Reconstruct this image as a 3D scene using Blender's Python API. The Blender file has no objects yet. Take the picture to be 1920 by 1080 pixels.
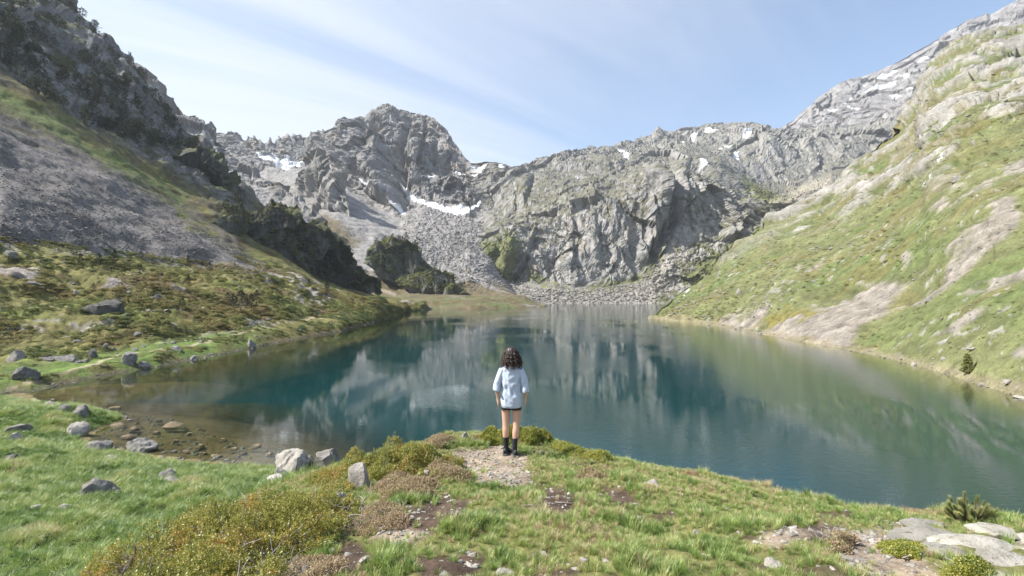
import bpy, bmesh, math, random
import numpy as np
from mathutils import Vector, Matrix
random.seed(7); RNG = np.random.default_rng(7)
scene = bpy.context.scene
COL = scene.collection

# ---------------------------------------------------------------- camera, sky, sun, exposure
CAMZ, HOR, FPX = 10.0, 556.0, 1000.0          # eye height over the lake, horizon row, focal length in photo pixels
cam = bpy.data.cameras.new("camera"); cam.lens = 36.0 * FPX / 1920.0; cam.sensor_width = 36.0
cam.clip_start = 0.1; cam.clip_end = 60000
camo = bpy.data.objects.new("camera", cam); COL.objects.link(camo)
camo.location = (0, 0, CAMZ)
camo.rotation_euler = (math.radians(90) + math.atan((HOR - 540.0) / FPX), 0, 0)
scene.camera = camo

SUN_EL, SUN_AZ = math.radians(47), math.radians(265)     # azimuth clockwise from +Y
sdir = Vector((math.cos(SUN_EL) * math.sin(SUN_AZ), math.cos(SUN_EL) * math.cos(SUN_AZ), math.sin(SUN_EL)))
world = bpy.data.worlds.new("World"); scene.world = world; world.use_nodes = True
wn, wl = world.node_tree.nodes, world.node_tree.links
wn.clear()
def N(nodes, kind, **kw):
    n = nodes.new(kind)
    for k, v in kw.items():
        if k.startswith('i_'):
            n.inputs[k[2:].replace('_', ' ')].default_value = v
        elif k.startswith('n_'):
            n.inputs[int(k[2:])].default_value = v
        else:
            setattr(n, k, v)
    return n
sky = N(wn, 'ShaderNodeTexSky', sky_type='NISHITA', sun_disc=False, sun_elevation=SUN_EL, sun_rotation=SUN_AZ,
        altitude=300, air_density=1.0, dust_density=0.8, ozone_density=1.6)
tc = N(wn, 'ShaderNodeTexCoord')
sep = N(wn, 'ShaderNodeSeparateXYZ'); wl.new(tc.outputs['Generated'], sep.inputs[0])
zc = N(wn, 'ShaderNodeMath', operation='MAXIMUM', n_1=0.0); wl.new(sep.outputs[2], zc.inputs[0])
za = N(wn, 'ShaderNodeMath', operation='ADD', n_1=0.12); wl.new(zc.outputs[0], za.inputs[0])
dvx = N(wn, 'ShaderNodeMath', operation='DIVIDE'); wl.new(sep.outputs[0], dvx.inputs[0]); wl.new(za.outputs[0], dvx.inputs[1])
dvy = N(wn, 'ShaderNodeMath', operation='DIVIDE'); wl.new(sep.outputs[1], dvy.inputs[0]); wl.new(za.outputs[0], dvy.inputs[1])
cmb = N(wn, 'ShaderNodeCombineXYZ'); wl.new(dvx.outputs[0], cmb.inputs[0]); wl.new(dvy.outputs[0], cmb.inputs[1])
mp = N(wn, 'ShaderNodeMapping', vector_type='TEXTURE'); wl.new(cmb.outputs[0], mp.inputs['Vector'])
mp.inputs['Rotation'].default_value = (0, 0, math.radians(40)); mp.inputs['Scale'].default_value = (6.0, 1.25, 1.0)
mp.inputs['Location'].default_value = (0.9, 0.35, 0)
cn = N(wn, 'ShaderNodeTexNoise', i_Scale=1.5, i_Detail=6.0, i_Roughness=0.56, i_Distortion=0.5)
wl.new(mp.outputs[0], cn.inputs['Vector'])
big = N(wn, 'ShaderNodeMapRange', interpolation_type='SMOOTHSTEP')          # the thin cloud sheet lies on one side of the valley
big.inputs['From Min'].default_value = 1.6; big.inputs['From Max'].default_value = -1.2
wl.new(dvx.outputs[0], big.inputs['Value'])
cadd = N(wn, 'ShaderNodeMath', operation='MULTIPLY_ADD', n_1=0.32); wl.new(big.outputs[0], cadd.inputs[0]); wl.new(cn.outputs['Fac'], cadd.inputs[2])
cr = N(wn, 'ShaderNodeMapRange', interpolation_type='SMOOTHSTEP')
cr.inputs['From Min'].default_value = 0.54; cr.inputs['From Max'].default_value = 0.95
cr.inputs['To Min'].default_value = 0.05; cr.inputs['To Max'].default_value = 0.85
wl.new(cadd.outputs[0], cr.inputs['Value'])
cmix = N(wn, 'ShaderNodeMix', data_type='RGBA'); cmix.inputs['B'].default_value = (4.5, 4.75, 5.1, 1)
wl.new(sky.outputs[0], cmix.inputs['A']); wl.new(cr.outputs[0], cmix.inputs['Factor'])
bg = N(wn, 'ShaderNodeBackground', i_Strength=0.115); wl.new(cmix.outputs['Result'], bg.inputs['Color'])
wo = N(wn, 'ShaderNodeOutputWorld'); wl.new(bg.outputs[0], wo.inputs['Surface'])

sun = bpy.data.lights.new("sun", 'SUN'); sun.energy = 5.0; sun.angle = math.radians(0.53); sun.color = (1.0, 0.95, 0.87)
suno = bpy.data.objects.new("sun", sun); COL.objects.link(suno)
suno.rotation_euler = (-sdir).to_track_quat('-Z', 'Y').to_euler(); suno.location = (-200, -60, 300)
scene.view_settings.view_transform = 'Standard'; scene.view_settings.look = 'None'
scene.view_settings.exposure = 0.95; scene.view_settings.gamma = 1.0
scene.render.engine = 'CYCLES'
scene.cycles.use_denoising = True
scene.cycles.max_bounces = 6; scene.cycles.diffuse_bounces = 2; scene.cycles.glossy_bounces = 3
scene.cycles.transparent_max_bounces = 12; scene.cycles.volume_bounces = 0
scene.cycles.caustics_reflective = False; scene.cycles.caustics_refractive = False

# ---------------------------------------------------------------- helpers
def px(u, v, d):                                 # photo pixel + distance along the view axis -> world point
    return np.array([(u - 960.0) / FPX * d, d, CAMZ - (v - HOR) / FPX * d])
def tag(o, label=None, cat=None, group=None, kind=None):
    if label: o['label'] = label
    if cat: o['category'] = cat
    if group: o['group'] = group
    if kind: o['kind'] = kind
    return o
def raw_mesh(name, V, F, smooth=True, col=None):
    """V (n,3), F (m,k) with k = 3 or 4, or a list of such arrays"""
    V = np.asarray(V, np.float32)
    Fs = F if isinstance(F, list) else [F]
    Fs = [np.asarray(f, np.int32) for f in Fs if len(f)]
    me = bpy.data.meshes.new(name)
    me.vertices.add(len(V)); me.vertices.foreach_set('co', V.ravel())
    loops = np.concatenate([f.ravel() for f in Fs]); tot = np.concatenate([np.full(len(f), f.shape[1], np.int32) for f in Fs])
    me.loops.add(len(loops)); me.loops.foreach_set('vertex_index', loops)
    me.polygons.add(len(tot))
    me.polygons.foreach_set('loop_start', np.concatenate([[0], np.cumsum(tot)[:-1]]).astype(np.int32))
    me.polygons.foreach_set('loop_total', tot)
    me.polygons.foreach_set('use_smooth', np.full(len(tot), smooth))
    if col is not None:
        c = np.ones((len(V), 4), np.float32); c[:, :col.shape[1]] = col
        a = me.color_attributes.new('Col', 'FLOAT_COLOR', 'POINT'); a.data.foreach_set('color', c.ravel())
    me.update(calc_edges=True)
    return me
def obj(name, me, mat=None, parent=None):
    o = bpy.data.objects.new(name, me); COL.objects.link(o)
    if mat is not None and me is not None and len(me.materials) == 0: me.materials.append(mat)
    if parent is not None: o.parent = parent
    return o
def empty(name, loc=(0, 0, 0), rz=0.0):
    o = bpy.data.objects.new(name, None); COL.objects.link(o); o.location = loc; o.rotation_euler = (0, 0, rz)
    o.empty_display_size = 0.2
    return o
def copy_tree(o, parent=None):
    c = o.copy(); COL.objects.link(c)
    if parent is not None: c.parent = parent
    for ch in o.children:
        copy_tree(ch, c)
    return c

# vectorised gradient noise
_perm = np.random.default_rng(11).permutation(256).astype(np.int32); _perm = np.concatenate([_perm, _perm, _perm])
_g = np.random.default_rng(12).normal(size=(256, 3)).astype(np.float32); _g /= np.linalg.norm(_g, axis=1)[:, None]
def pnoise(P):
    P = np.asarray(P, np.float32); Pi = np.floor(P).astype(np.int32); f = P - Pi; Pi &= 255
    w = f * f * f * (f * (f * 6 - 15) + 10)
    out = np.zeros(len(P), np.float32)
    for dx in (0, 1):
        a = _perm[Pi[:, 0] + dx]; wx = w[:, 0] if dx else 1 - w[:, 0]
        for dy in (0, 1):
            b = _perm[a + Pi[:, 1] + dy]; wy = w[:, 1] if dy else 1 - w[:, 1]
            for dz in (0, 1):
                g = _g[_perm[b + Pi[:, 2] + dz]]; wz = w[:, 2] if dz else 1 - w[:, 2]
                out += wx * wy * wz * (g[:, 0] * (f[:, 0] - dx) + g[:, 1] * (f[:, 1] - dy) + g[:, 2] * (f[:, 2] - dz))
    return out * 1.5
def fbm(P, o=5, lac=2.03, g=0.5):
    P = np.asarray(P, np.float32); s = np.zeros(len(P), np.float32); a = 1.0
    for i in range(o):
        s += a * pnoise(P + 17.3 * i); P = P * lac; a *= g
    return s
def ridged(P, o=5, lac=2.07, g=0.52):
    P = np.asarray(P, np.float32); s = np.zeros(len(P), np.float32); a = 1.0; w = 1.0
    for i in range(o):
        n = 1.0 - np.abs(pnoise(P + 31.7 * i)) * 1.6; n = np.clip(n, 0, 1) ** 2
        s += a * n * w; w = np.clip(n * 1.6, 0, 1); P = P * lac; a *= g
    return s - 0.9
def facet(P, seed=0):                            # flat-sided blocks: a random plane per jittered cell
    P = np.asarray(P, np.float32); Pi = np.floor(P).astype(np.int32); best = np.full(len(P), 1e9, np.float32); val = np.zeros(len(P), np.float32)
    J = np.random.default_rng(100 + seed).random((256, 3)).astype(np.float32); Gd = np.random.default_rng(200 + seed).normal(size=(256, 3)).astype(np.float32); O = np.random.default_rng(300 + seed).normal(size=256).astype(np.float32)
    for dx in (-1, 0, 1):
        for dy in (-1, 0, 1):
            for dz in (-1, 0, 1):
                c = Pi + np.int32([dx, dy, dz]); h = _perm[_perm[_perm[c[:, 0] & 255] + (c[:, 1] & 255)] + (c[:, 2] & 255)]
                r = P - (c + J[h]); d2 = (r * r).sum(1); k = d2 < best
                best[k] = d2[k]; hk = h[k]; val[k] = (Gd[hk] * r[k]).sum(1) * 0.55 + O[hk] * 0.35
    return val
def sstep(a, b, x):
    t = np.clip((x - a) / (b - a), 0, 1); return t * t * (3 - 2 * t)
def poly_sd(U, V, pts):                          # signed distance to a polygon, positive inside (pixels)
    pts = np.array(pts, float); n = len(pts); ins = np.zeros(len(U), bool); best = np.full(len(U), 1e9)
    for i in range(n):
        x0, y0 = pts[i]; x1, y1 = pts[(i + 1) % n]
        if y0 != y1:
            c = ((y0 > V) != (y1 > V)) & (U < (x1 - x0) * (V - y0) / (y1 - y0) + x0); ins ^= c
        dx, dy = x1 - x0, y1 - y0; t = np.clip(((U - x0) * dx + (V - y0) * dy) / (dx * dx + dy * dy + 1e-9), 0, 1)
        best = np.minimum(best, np.hypot(U - x0 - t * dx, V - y0 - t * dy))
    return np.where(ins, best, -best)
def line_d(U, V, pts):
    best = np.full(len(U), 1e9)
    for (x0, y0), (x1, y1) in zip(pts[:-1], pts[1:]):
        dx, dy = x1 - x0, y1 - y0; t = np.clip(((U - x0) * dx + (V - y0) * dy) / (dx * dx + dy * dy + 1e-9), 0, 1)
        best = np.minimum(best, np.hypot(U - x0 - t * dx, V - y0 - t * dy))
    return best
def mixc(A, B, f):
    f = np.clip(f, 0, 1)[:, None]; return A * (1 - f) + np.asarray(B, np.float32)[None, :] * f if np.ndim(B) == 1 else A * (1 - f) + B * f
def grid_faces(nr, nc):
    i = np.arange(nr - 1)[:, None] * nc + np.arange(nc - 1)[None, :]; i = i.ravel()
    return np.stack([i, i + 1, i + 1 + nc, i + nc], 1)
def loft(us, rows, segs):
    """rows: near to far, each ('v'|'z', [(u, value, distance), ...]); gives a grid of world points (rows, columns, 3)"""
    R = []
    for kind, pts in rows:
        pts = sorted(pts); pu = [p[0] for p in pts]
        val = np.interp(us, pu, [p[1] for p in pts]); d = np.interp(us, pu, [p[2] for p in pts])
        z = val if kind == 'z' else CAMZ - (val - HOR) / FPX * d
        R.append(np.stack([(us - 960.0) / FPX * d, d, z], 1))
    out = []; band = []
    for k in range(len(R) - 1):
        n = segs[k]
        for j in range(n + (1 if k == len(R) - 2 else 0)):
            t = j / n; a, b = R[k], R[k + 1]                     # rows spaced about evenly as the eye sees them
            s0 = (a[:, 2] - CAMZ) / a[:, 1]; s1 = (b[:, 2] - CAMZ) / b[:, 1]; s = s0 + (s1 - s0) * t
            den = (b[:, 2] - a[:, 2]) - s * (b[:, 1] - a[:, 1]); num = s * a[:, 1] - a[:, 2] + CAMZ
            tp = np.where(np.abs(s1 - s0) > .003, num / np.where(np.abs(den) < 1e-6, 1e-6, den), t)
            tp = np.where((tp >= 0) & (tp <= 1), tp, t); tt = (.8 * tp + .2 * t)[:, None]
            out.append(a * (1 - tt) + b * tt); band.append(k + t)
    return np.array(out, np.float32), np.array(band, np.float32)
def grid_normals(G):
    a = np.gradient(G, axis=1); b = np.gradient(G, axis=0); n = np.cross(a, b)
    return n / (np.linalg.norm(n, axis=2)[..., None] + 1e-9)
def project(P):
    return 960.0 + P[:, 0] / P[:, 1] * FPX, HOR - (P[:, 2] - CAMZ) / P[:, 1] * FPX
def smooth_rows(G, n, k=1):
    for _ in range(n):
        G[1:-1] = 0.25 * G[:-2] + 0.5 * G[1:-1] + 0.25 * G[2:]
    return G

# ---------------------------------------------------------------- materials
def new_mat(name):
    m = bpy.data.materials.new(name); m.use_nodes = True; nt = m.node_tree; nt.nodes.clear()
    return m, nt.nodes, nt.links
def earth_mat(name, s1, s2, var=0.35, bump=0.6, dist=1.0, rough=0.95, stretch=(1, 1, 1), vor=None, spec=0.2):
    """ground cover: colour from the Col attribute, broken up and roughened by two noise sizes (metres)"""
    m, n, l = new_mat(name)
    g = N(n, 'ShaderNodeNewGeometry'); mpn = N(n, 'ShaderNodeMapping'); mpn.inputs['Scale'].default_value = stretch
    l.new(g.outputs['Position'], mpn.inputs['Vector'])
    a = N(n, 'ShaderNodeTexNoise', i_Scale=1.0 / s1, i_Detail=6.0, i_Roughness=0.62); l.new(mpn.outputs[0], a.inputs['Vector'])
    b = N(n, 'ShaderNodeTexNoise', i_Scale=1.0 / s2, i_Detail=4.0, i_Roughness=0.6); l.new(mpn.outputs[0], b.inputs['Vector'])
    at = N(n, 'ShaderNodeAttribute', attribute_name='Col')
    mr = N(n, 'ShaderNodeMapRange'); mr.inputs['From Min'].default_value = 0.3; mr.inputs['From Max'].default_value = 0.7
    mr.inputs['To Min'].default_value = 1 - var; mr.inputs['To Max'].default_value = 1 + var; l.new(a.outputs['Fac'], mr.inputs['Value'])
    mr2 = N(n, 'ShaderNodeMapRange'); mr2.inputs['From Min'].default_value = 0.3; mr2.inputs['From Max'].default_value = 0.7
    mr2.inputs['To Min'].default_value = 1 - var * .7; mr2.inputs['To Max'].default_value = 1 + var * .7; l.new(b.outputs['Fac'], mr2.inputs['Value'])
    mu = N(n, 'ShaderNodeMath', operation='MULTIPLY'); l.new(mr.outputs[0], mu.inputs[0]); l.new(mr2.outputs[0], mu.inputs[1])
    vm = N(n, 'ShaderNodeVectorMath', operation='SCALE'); l.new(at.outputs['Color'], vm.inputs[0]); l.new(mu.outputs[0], vm.inputs['Scale'])
    hsum = N(n, 'ShaderNodeMath', operation='MULTIPLY_ADD', n_1=0.4); l.new(b.outputs['Fac'], hsum.inputs[0]); l.new(a.outputs['Fac'], hsum.inputs[2])
    h = hsum.outputs[0]
    if vor:
        vo = N(n, 'ShaderNodeTexVoronoi', feature='F1', i_Scale=1.0 / vor); l.new(mpn.outputs[0], vo.inputs['Vector'])
        hv = N(n, 'ShaderNodeMath', operation='MULTIPLY_ADD', n_1=-0.6); l.new(vo.outputs['Distance'], hv.inputs[0]); l.new(h, hv.inputs[2]); h = hv.outputs[0]
    bp = N(n, 'ShaderNodeBump', i_Strength=bump, i_Distance=dist); l.new(h, bp.inputs['Height'])
    p = N(n, 'ShaderNodeBsdfPrincipled', i_Roughness=rough); p.inputs['Specular IOR Level'].default_value = spec
    l.new(vm.outputs[0], p.inputs['Base Color']); l.new(bp.outputs[0], p.inputs['Normal'])
    o = N(n, 'ShaderNodeOutputMaterial'); l.new(p.outputs[0], o.inputs['Surface'])
    return m
MAT_FAR = earth_mat('mountain_rock', 14.0, 3.0, 0.26, 0.8, 4.0, stretch=(1, 1, 0.55))
MAT_CLIFF = earth_mat('cliff_rock', 9.0, 1.8, 0.26, 0.8, 2.4, stretch=(1, 1, 0.45))
MAT_SLOPE = earth_mat('slope_cover', 2.6, 0.5, 0.34, 0.9, 0.6)
MAT_GROUND = earth_mat('near_ground', 0.16, 0.022, 0.40, 0.9, 0.03)
# base colours (linear)
GRASS = (0.098, 0.128, 0.045); GRASS2 = (0.128, 0.138, 0.062); BROWNV = (0.105, 0.082, 0.034); ROCK = (0.255, 0.245, 0.232)
ROCKD = (0.20, 0.195, 0.19); SCREE = (0.245, 0.235, 0.225); SNOW = (0.86, 0.88, 0.90); SOIL = (0.075, 0.052, 0.038)
# ---------------------------------------------------------------- the setting: mountains
def rock_disp(P, L, amp, zs=0.4, o=6, seed=0.0, warp=0.5):
    q = P / L; q = q * np.array([1, 1, zs], np.float32) + seed
    w = np.stack([pnoise(q * 0.8 + 5.1), pnoise(q * 0.8 + 9.7), pnoise(q * 0.8 + 3.3)], 1) * warp
    return ridged(q + w, o) * amp
def crag_disp(P, L, zs=0.4, seed=0):             # blocks, buttresses and cracks, about +-0.3 L high at most
    A = np.array([1, 1, zs], np.float32)
    w = np.stack([pnoise(P / L * 1.3 + 5.1), pnoise(P / L * 1.3 + 9.7), pnoise(P / L * 1.3 + 3.3)], 1) * L * .22
    q = (P + w) * A
    d = facet(q / L + seed, seed) * L * .16 + facet(q / (L * .42) + seed, seed + 1) * L * .42 * .19 + facet(q / (L * .17), seed + 2) * L * .17 * .22
    return d - (ridged(q / (L * .7) + seed, 4) + .2) * L * .07 + fbm(q / (L * .12), 3) * L * .012
def slope_z(G):
    return np.abs(grid_normals(G)[..., 2]).ravel()
def finish(name, G, col, mat, smooth=True):
    nr, nc = G.shape[:2]
    o = obj(name, raw_mesh(name, G.reshape(-1, 3), grid_faces(nr, nc), smooth, col), mat)
    tag(o, kind='structure'); return o
def displace(G, fld, zk=1.0):
    n = grid_normals(G); n[n[..., 2] < 0] *= -1; n = n * np.array([1, 1, zk]); n /= np.linalg.norm(n, axis=2)[..., None] + 1e-6
    return (G + n * fld.reshape(G.shape[:2])[..., None]).astype(np.float32)

# ---- the main peak with its jagged ridge, scree fans, moraine and the spit at its foot
us = np.arange(330, 1064, 2.0)
sky_pts = [(330, 225), (400, 246), (412, 246), (425, 250), (440, 249), (455, 262), (470, 255), (480, 262), (495, 268), (507, 262), (516, 270), (524, 256), (534, 252), (545, 258), (552, 250), (560, 249), (566, 258), (573, 259), (578, 250),
           (590, 244), (600, 243), (610, 252), (616, 250), (622, 238), (630, 238), (637, 245), (645, 236), (655, 232), (662, 222), (675, 216), (682, 218), (692, 206), (702, 203), (712, 194), (722, 190), (733, 196), (748, 201), (770, 206),
           (790, 212), (808, 216), (822, 226), (836, 242), (848, 258), (862, 277), (876, 292), (886, 300), (896, 296), (910, 296), (930, 300), (948, 306), (962, 316), (985, 330), (1064, 350)]
_jr = np.random.default_rng(4); sky_pts = sorted(sky_pts + [(u_, float(np.interp(u_, [p[0] for p in sky_pts], [p[1] for p in sky_pts])) - _jr.uniform(-2, 9) * (1 if u_ < 660 else .25)) for u_ in np.arange(430, 880, 5.5)])
dsk = lambda u: float(np.interp(u, [330, 400, 550, 640, 725, 830, 886, 960, 1064], [1850, 1900, 1850, 1750, 1750, 1650, 1480, 1420, 1420]))
rows = [('z', [(330, -6, 330), (745, -6, 335), (800, -6, 400), (1000, -6, 455), (1030, -6, 500), (1064, -8, 560)]),
        ('z', [(330, 0, 345), (745, 0, 350), (800, 0, 415), (900, 0, 425), (1000, 0, 478), (1022, 0, 515), (1030, -2, 560), (1064, -3, 600)]),
        ('z', [(330, 4, 380), (745, 4, 385), (800, 6, 450), (900, 6, 465), (980, 4, 510), (1022, 1.5, 540), (1030, -2, 600), (1064, -3, 640)]),
        ('v', [(330, 548, 560), (650, 548, 560), (750, 549, 580), (850, 550, 600), (950, 551, 620), (985, 554, 640), (1022, 575, 650), (1064, 580, 700)]),
        ('v', [(330, 480, 700), (550, 470, 720), (640, 462, 740), (700, 472, 740), (760, 500, 750), (820, 500, 780), (880, 472, 850), (910, 490, 850), (940, 522, 850), (970, 556, 850), (1000, 580, 850), (1064, 600, 950)]),
        ('v', [(330, 300, 1500), (400, 300, 1500), (450, 320, 1350), (500, 315, 1350), (545, 305, 1450), (580, 300, 1500), (620, 310, 1400), (650, 335, 1280), (700, 380, 1150), (750, 400, 1080), (790, 378, 1120), (840, 386, 1120), (880, 402, 1080), (920, 388, 1120), (960, 372, 1180), (1064, 380, 1200)]),
        ('v', [(330, 262, 1750), (400, 262, 1750), (500, 285, 1650), (560, 285, 1680), (600, 270, 1620), (640, 268, 1520), (690, 270, 1420), (725, 255, 1480), (780, 265, 1450), (840, 320, 1350), (880, 340, 1280), (920, 330, 1260), (960, 335, 1300), (1064, 360, 1350)]),
        ('v', [(u, v, dsk(u)) for u, v in sky_pts]),
        ('z', [(330, 200, 2300), (1064, 200, 2300)])]
G, band = loft(us, rows, [3, 4, 8, 40, 80, 60, 70, 4])
G = smooth_rows(G, 2); G[0] = G[0]
P = G.reshape(-1, 3); B = np.repeat(band, len(us)); U, V = project(P)
wall = sstep(4.85, 5.15, B + 0.12 * fbm(P / 60, 4))
wall = np.maximum(wall, 0)
amp = wall * np.interp(U, [330, 480, 640, 720, 860, 900, 1064], [26, 30, 40, 46, 42, 30, 25])
big = fbm(P * np.float32([1, 1, .4]) / 200 + 3, 3) * amp * 0.9
fine = crag_disp(P, 150, 0.3, 1) * amp / 46 * .9 + crag_disp(P, 48, 0.33, 3) * amp / 46 * 1.2
pg = np.zeros(len(P), np.float32)                                        # couloirs and buttresses of the face
for ln, w, dep in [([(768, 225), (757, 262), (752, 300), (757, 335)], 9, 40), ([(693, 222), (684, 250), (690, 275), (660, 315)], 7, 34), ([(800, 228), (790, 262), (786, 300)], 5, 22), ([(735, 300), (752, 330), (760, 380)], 9, 30), ([(648, 250), (640, 285)], 5, 20), ([(605, 255), (612, 285)], 5, 18), ([(845, 290), (838, 330)], 6, 18), ([(865, 350), (880, 385)], 6, 18), ([(820, 262), (826, 300)], 5, 14),
                   ([(700, 275), (690, 305), (712, 345), (735, 385)], 20, -42), ([(782, 262), (770, 300), (775, 325)], 12, -30), ([(660, 235), (652, 270), (640, 300)], 12, -24), ([(820, 340), (870, 345)], 14, -18), ([(728, 205), (722, 240)], 10, -14)]:
    pg -= dep * np.exp(-(line_d(U + 6 * fbm(P / 40 + 2, 3), V, ln) / w) ** 2)
big = big + pg * wall
scr = (1 - wall) * (fbm(P / 90, 4) * 6 * sstep(3.0, 3.6, B) + fbm(P / 16, 4) * 1.8 * sstep(2.3, 3.3, B) + fbm(P / 25, 4) * 1.2 * sstep(1.2, 2, B) * sstep(3.2, 2.6, B))
mor = poly_sd(U, V, [(745, 395), (800, 378), (880, 400), (930, 420), (955, 470), (945, 530), (860, 548), (800, 500)])
bould = sstep(-12, 15, mor + 6 * fbm(P / 30, 3))
scr += bould * (np.abs(fbm(P / 9, 3)) * 4 - 1)
top = sstep(7.02, 6.75, B)
d = (big + fine) * np.where(B > 6.6, 0.22 + 0.78 * top, 1) + scr
d *= np.where(B > 7.0, 0.2, 1.0)
G2 = displace(G, d, .3); G2[-4:] = G[-4:]
sz = slope_z(G2); n1 = fbm(P / 40, 5); n2 = fbm(P / 12, 4); n3 = fbm(P / 150, 3)
C = np.tile(np.float32((.205, .2, .195)), (len(P), 1)) * (1.0 + 0.3 * n1 + 0.25 * n3)[:, None]
C = mixc(C, (0.33, 0.27, 0.22), sstep(0.25, 0.7, fbm(P / 70 + 40, 4)) * 0.5)
C = mixc(C, (0.13, 0.115, 0.06), wall * sstep(0.62, 0.8, sz + 0.25 * n2) * 0.6 * sstep(860, 890, U + n1 * 20))
C = mixc(C, np.tile(np.float32(SCREE), (len(P), 1)) * (1.05 + 0.3 * n2)[:, None], 1 - wall)
veg = sstep(0.0, 0.35, fbm(P / 55 + 7, 5) + 0.9 * sstep(3.9, 2.9, B) - 0.25 - 0.5 * bould)
C = mixc(C, np.array(BROWNV) * 1.15, (1 - wall) * veg * 0.85 * sstep(4.5, 3.7, B))
brn = sstep(-6, 8, poly_sd(U, V, [(570, 395), (610, 400), (680, 450), (650, 470), (600, 440)]) + n2 * 9)
C = mixc(C, BROWNV, brn * .8)
C = mixc(C, GRASS2, sstep(2.9, 2.4, B) * sstep(-.1, .35, n2 + n1) * 0.8); C = mixc(C, BROWNV, sstep(2.8, 2.2, B) * sstep(.1, .45, fbm(P / 18 + 3, 4)) * .9)
C = mixc(C, GRASS, sstep(2.7, 2.2, B) * sstep(.25, .5, fbm(P / 30 + 8, 3)))
pathm = sstep(5, 2, line_d(U, V, [(655, 478), (668, 495), (672, 510), (685, 528), (700, 540), (740, 552)]) + n2 * 1.5)
C = mixc(C, (0.3, 0.26, 0.2), pathm * .8)
SN = [[(480, 288), (505, 292), (525, 303), (555, 297), (582, 290), (560, 306), (535, 314), (515, 309)], [(507, 286), (520, 293), (538, 300), (520, 302)], [(533, 284), (541, 286), (539, 292), (531, 289)], [(750, 338), (758, 340), (768, 360), (795, 380), (830, 390), (860, 394), (880, 394), (905, 380), (896, 391), (878, 405), (850, 402), (815, 392), (785, 381), (756, 357)],
      [(668, 330), (690, 345), (700, 353), (695, 352), (675, 338)], [(740, 386), (752, 392), (762, 404), (750, 398)], [(858, 310), (882, 318), (868, 320), (855, 314)], [(884, 302), (915, 306), (905, 313), (888, 323), (880, 318), (890, 312)], [(932, 310), (945, 316), (940, 318)],
      [(800, 326), (822, 320), (830, 323), (805, 332)], [(880, 358), (893, 366), (890, 368), (878, 362)], [(742, 312), (756, 318), (760, 325), (746, 320)]]
for s in SN:
    C = mixc(C, SNOW, sstep(-1.2, 0.8, poly_sd(U, V, s) + n2 * 1.6))
C = np.clip(C, 0.01, 1)
finish('mountain_peak', G2, C, MAT_FAR, False); G_PEAK = G2

# ---- crags that stand out of the slopes
def crag(name, sky_, base, dep, back, L, seed, mat, rockc=ROCKD, veg=.8, step=2.0, topd=14):
    us = np.arange(sky_[0][0], sky_[-1][0] + .1, step); f = lambda d0: [d0 + (dep[1] - dep[0]) * (u - us[0]) / (us[-1] - us[0]) for u in us]
    vs = np.interp(us, [p[0] for p in sky_], [p[1] for p in sky_]); vb = np.interp(us, [p[0] for p in base], [p[1] for p in base]); d0 = np.array(f(dep[0]))
    ee = np.minimum(1, np.minimum(us - us[0], us[-1] - us) / 40); rows = [('v', list(zip(us, vb + 1 + 13 * ee, d0 - 3 * ee))), ('v', list(zip(us, vb, d0))), ('v', list(zip(us, vs * .8 + vb * .2, d0 + topd * .5))), ('v', list(zip(us, vs, d0 + topd))), ('v', list(zip(us, vs + 2, d0 + topd + back * .4))), ('v', list(zip(us, vb * .6 + vs * .4, d0 + topd + back)))]
    G, band = loft(us, rows, [4, 60, 14, 8, 10]); G = smooth_rows(G, 2); P = G.reshape(-1, 3); B = np.repeat(band, len(us)); U, V = project(P)
    n2 = fbm(P / 6, 4); edge = np.minimum((U - us[0]) / 12, (us[-1] - U) / 12).clip(0, 1)
    G2 = displace(G, crag_disp(P, L, .45, seed) * 1.7 * edge * sstep(4.2, 3.2, B)); sz = slope_z(G2)
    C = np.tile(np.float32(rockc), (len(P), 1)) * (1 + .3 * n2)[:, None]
    C = mixc(C, np.tile(np.float32((.085, .09, .032)), (len(P), 1)) * (1 + .4 * n2)[:, None], np.maximum(sstep(2.75, 3.0, B + .15 * n2), sstep(.55, .75, sz + .2 * n2)) * veg)
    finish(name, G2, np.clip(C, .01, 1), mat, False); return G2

# ---- ridge running down from the left behind the wooded slope
us = np.arange(180, 720, 2.5)
rows = [('z', [(180, 0, 520), (720, 0, 520)]),
        ('v', [(180, 470, 640), (480, 480, 640), (600, 500, 640), (720, 552, 620)]),
        ('v', [(180, 85, 940), (200, 88, 935), (235, 112, 930), (270, 140, 925), (300, 163, 920), (340, 196, 910), (370, 222, 900), (388, 232, 900), (400, 246, 895), (425, 280, 880), (455, 308, 860), (500, 336, 840), (550, 370, 800), (580, 398, 780), (620, 440, 740), (660, 482, 700), (720, 548, 660)]),
        ('z', [(180, 60, 1200), (720, -30, 900)])]
G, band = loft(us, rows, [6, 110, 4]); P = G.reshape(-1, 3); B = np.repeat(band, len(us)); U, V = project(P)
G[:7] = G[:7]
scree_stripe = sstep(-10, 10, poly_sd(U, V, [(405, 285), (440, 315), (520, 365), (600, 425), (660, 480), (690, 530), (560, 470), (440, 345)]) + 8 * fbm(P / 30, 4))  # stripe of paler scree running down the ridge
wl_ = (1 - scree_stripe) * sstep(0.9, 1.3, B)
d = crag_disp(P, 90, 0.5, 4) * (.25 + .8 * wl_) + fbm(P / 8, 4) * 1.5 * scree_stripe
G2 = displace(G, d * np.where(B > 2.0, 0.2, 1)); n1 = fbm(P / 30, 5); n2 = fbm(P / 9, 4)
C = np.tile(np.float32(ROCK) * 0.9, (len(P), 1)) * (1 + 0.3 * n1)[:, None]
C = mixc(C, BROWNV, wl_ * sstep(0.0, 0.4, fbm(P / 60 + 4, 5)) * 0.5)
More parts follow.
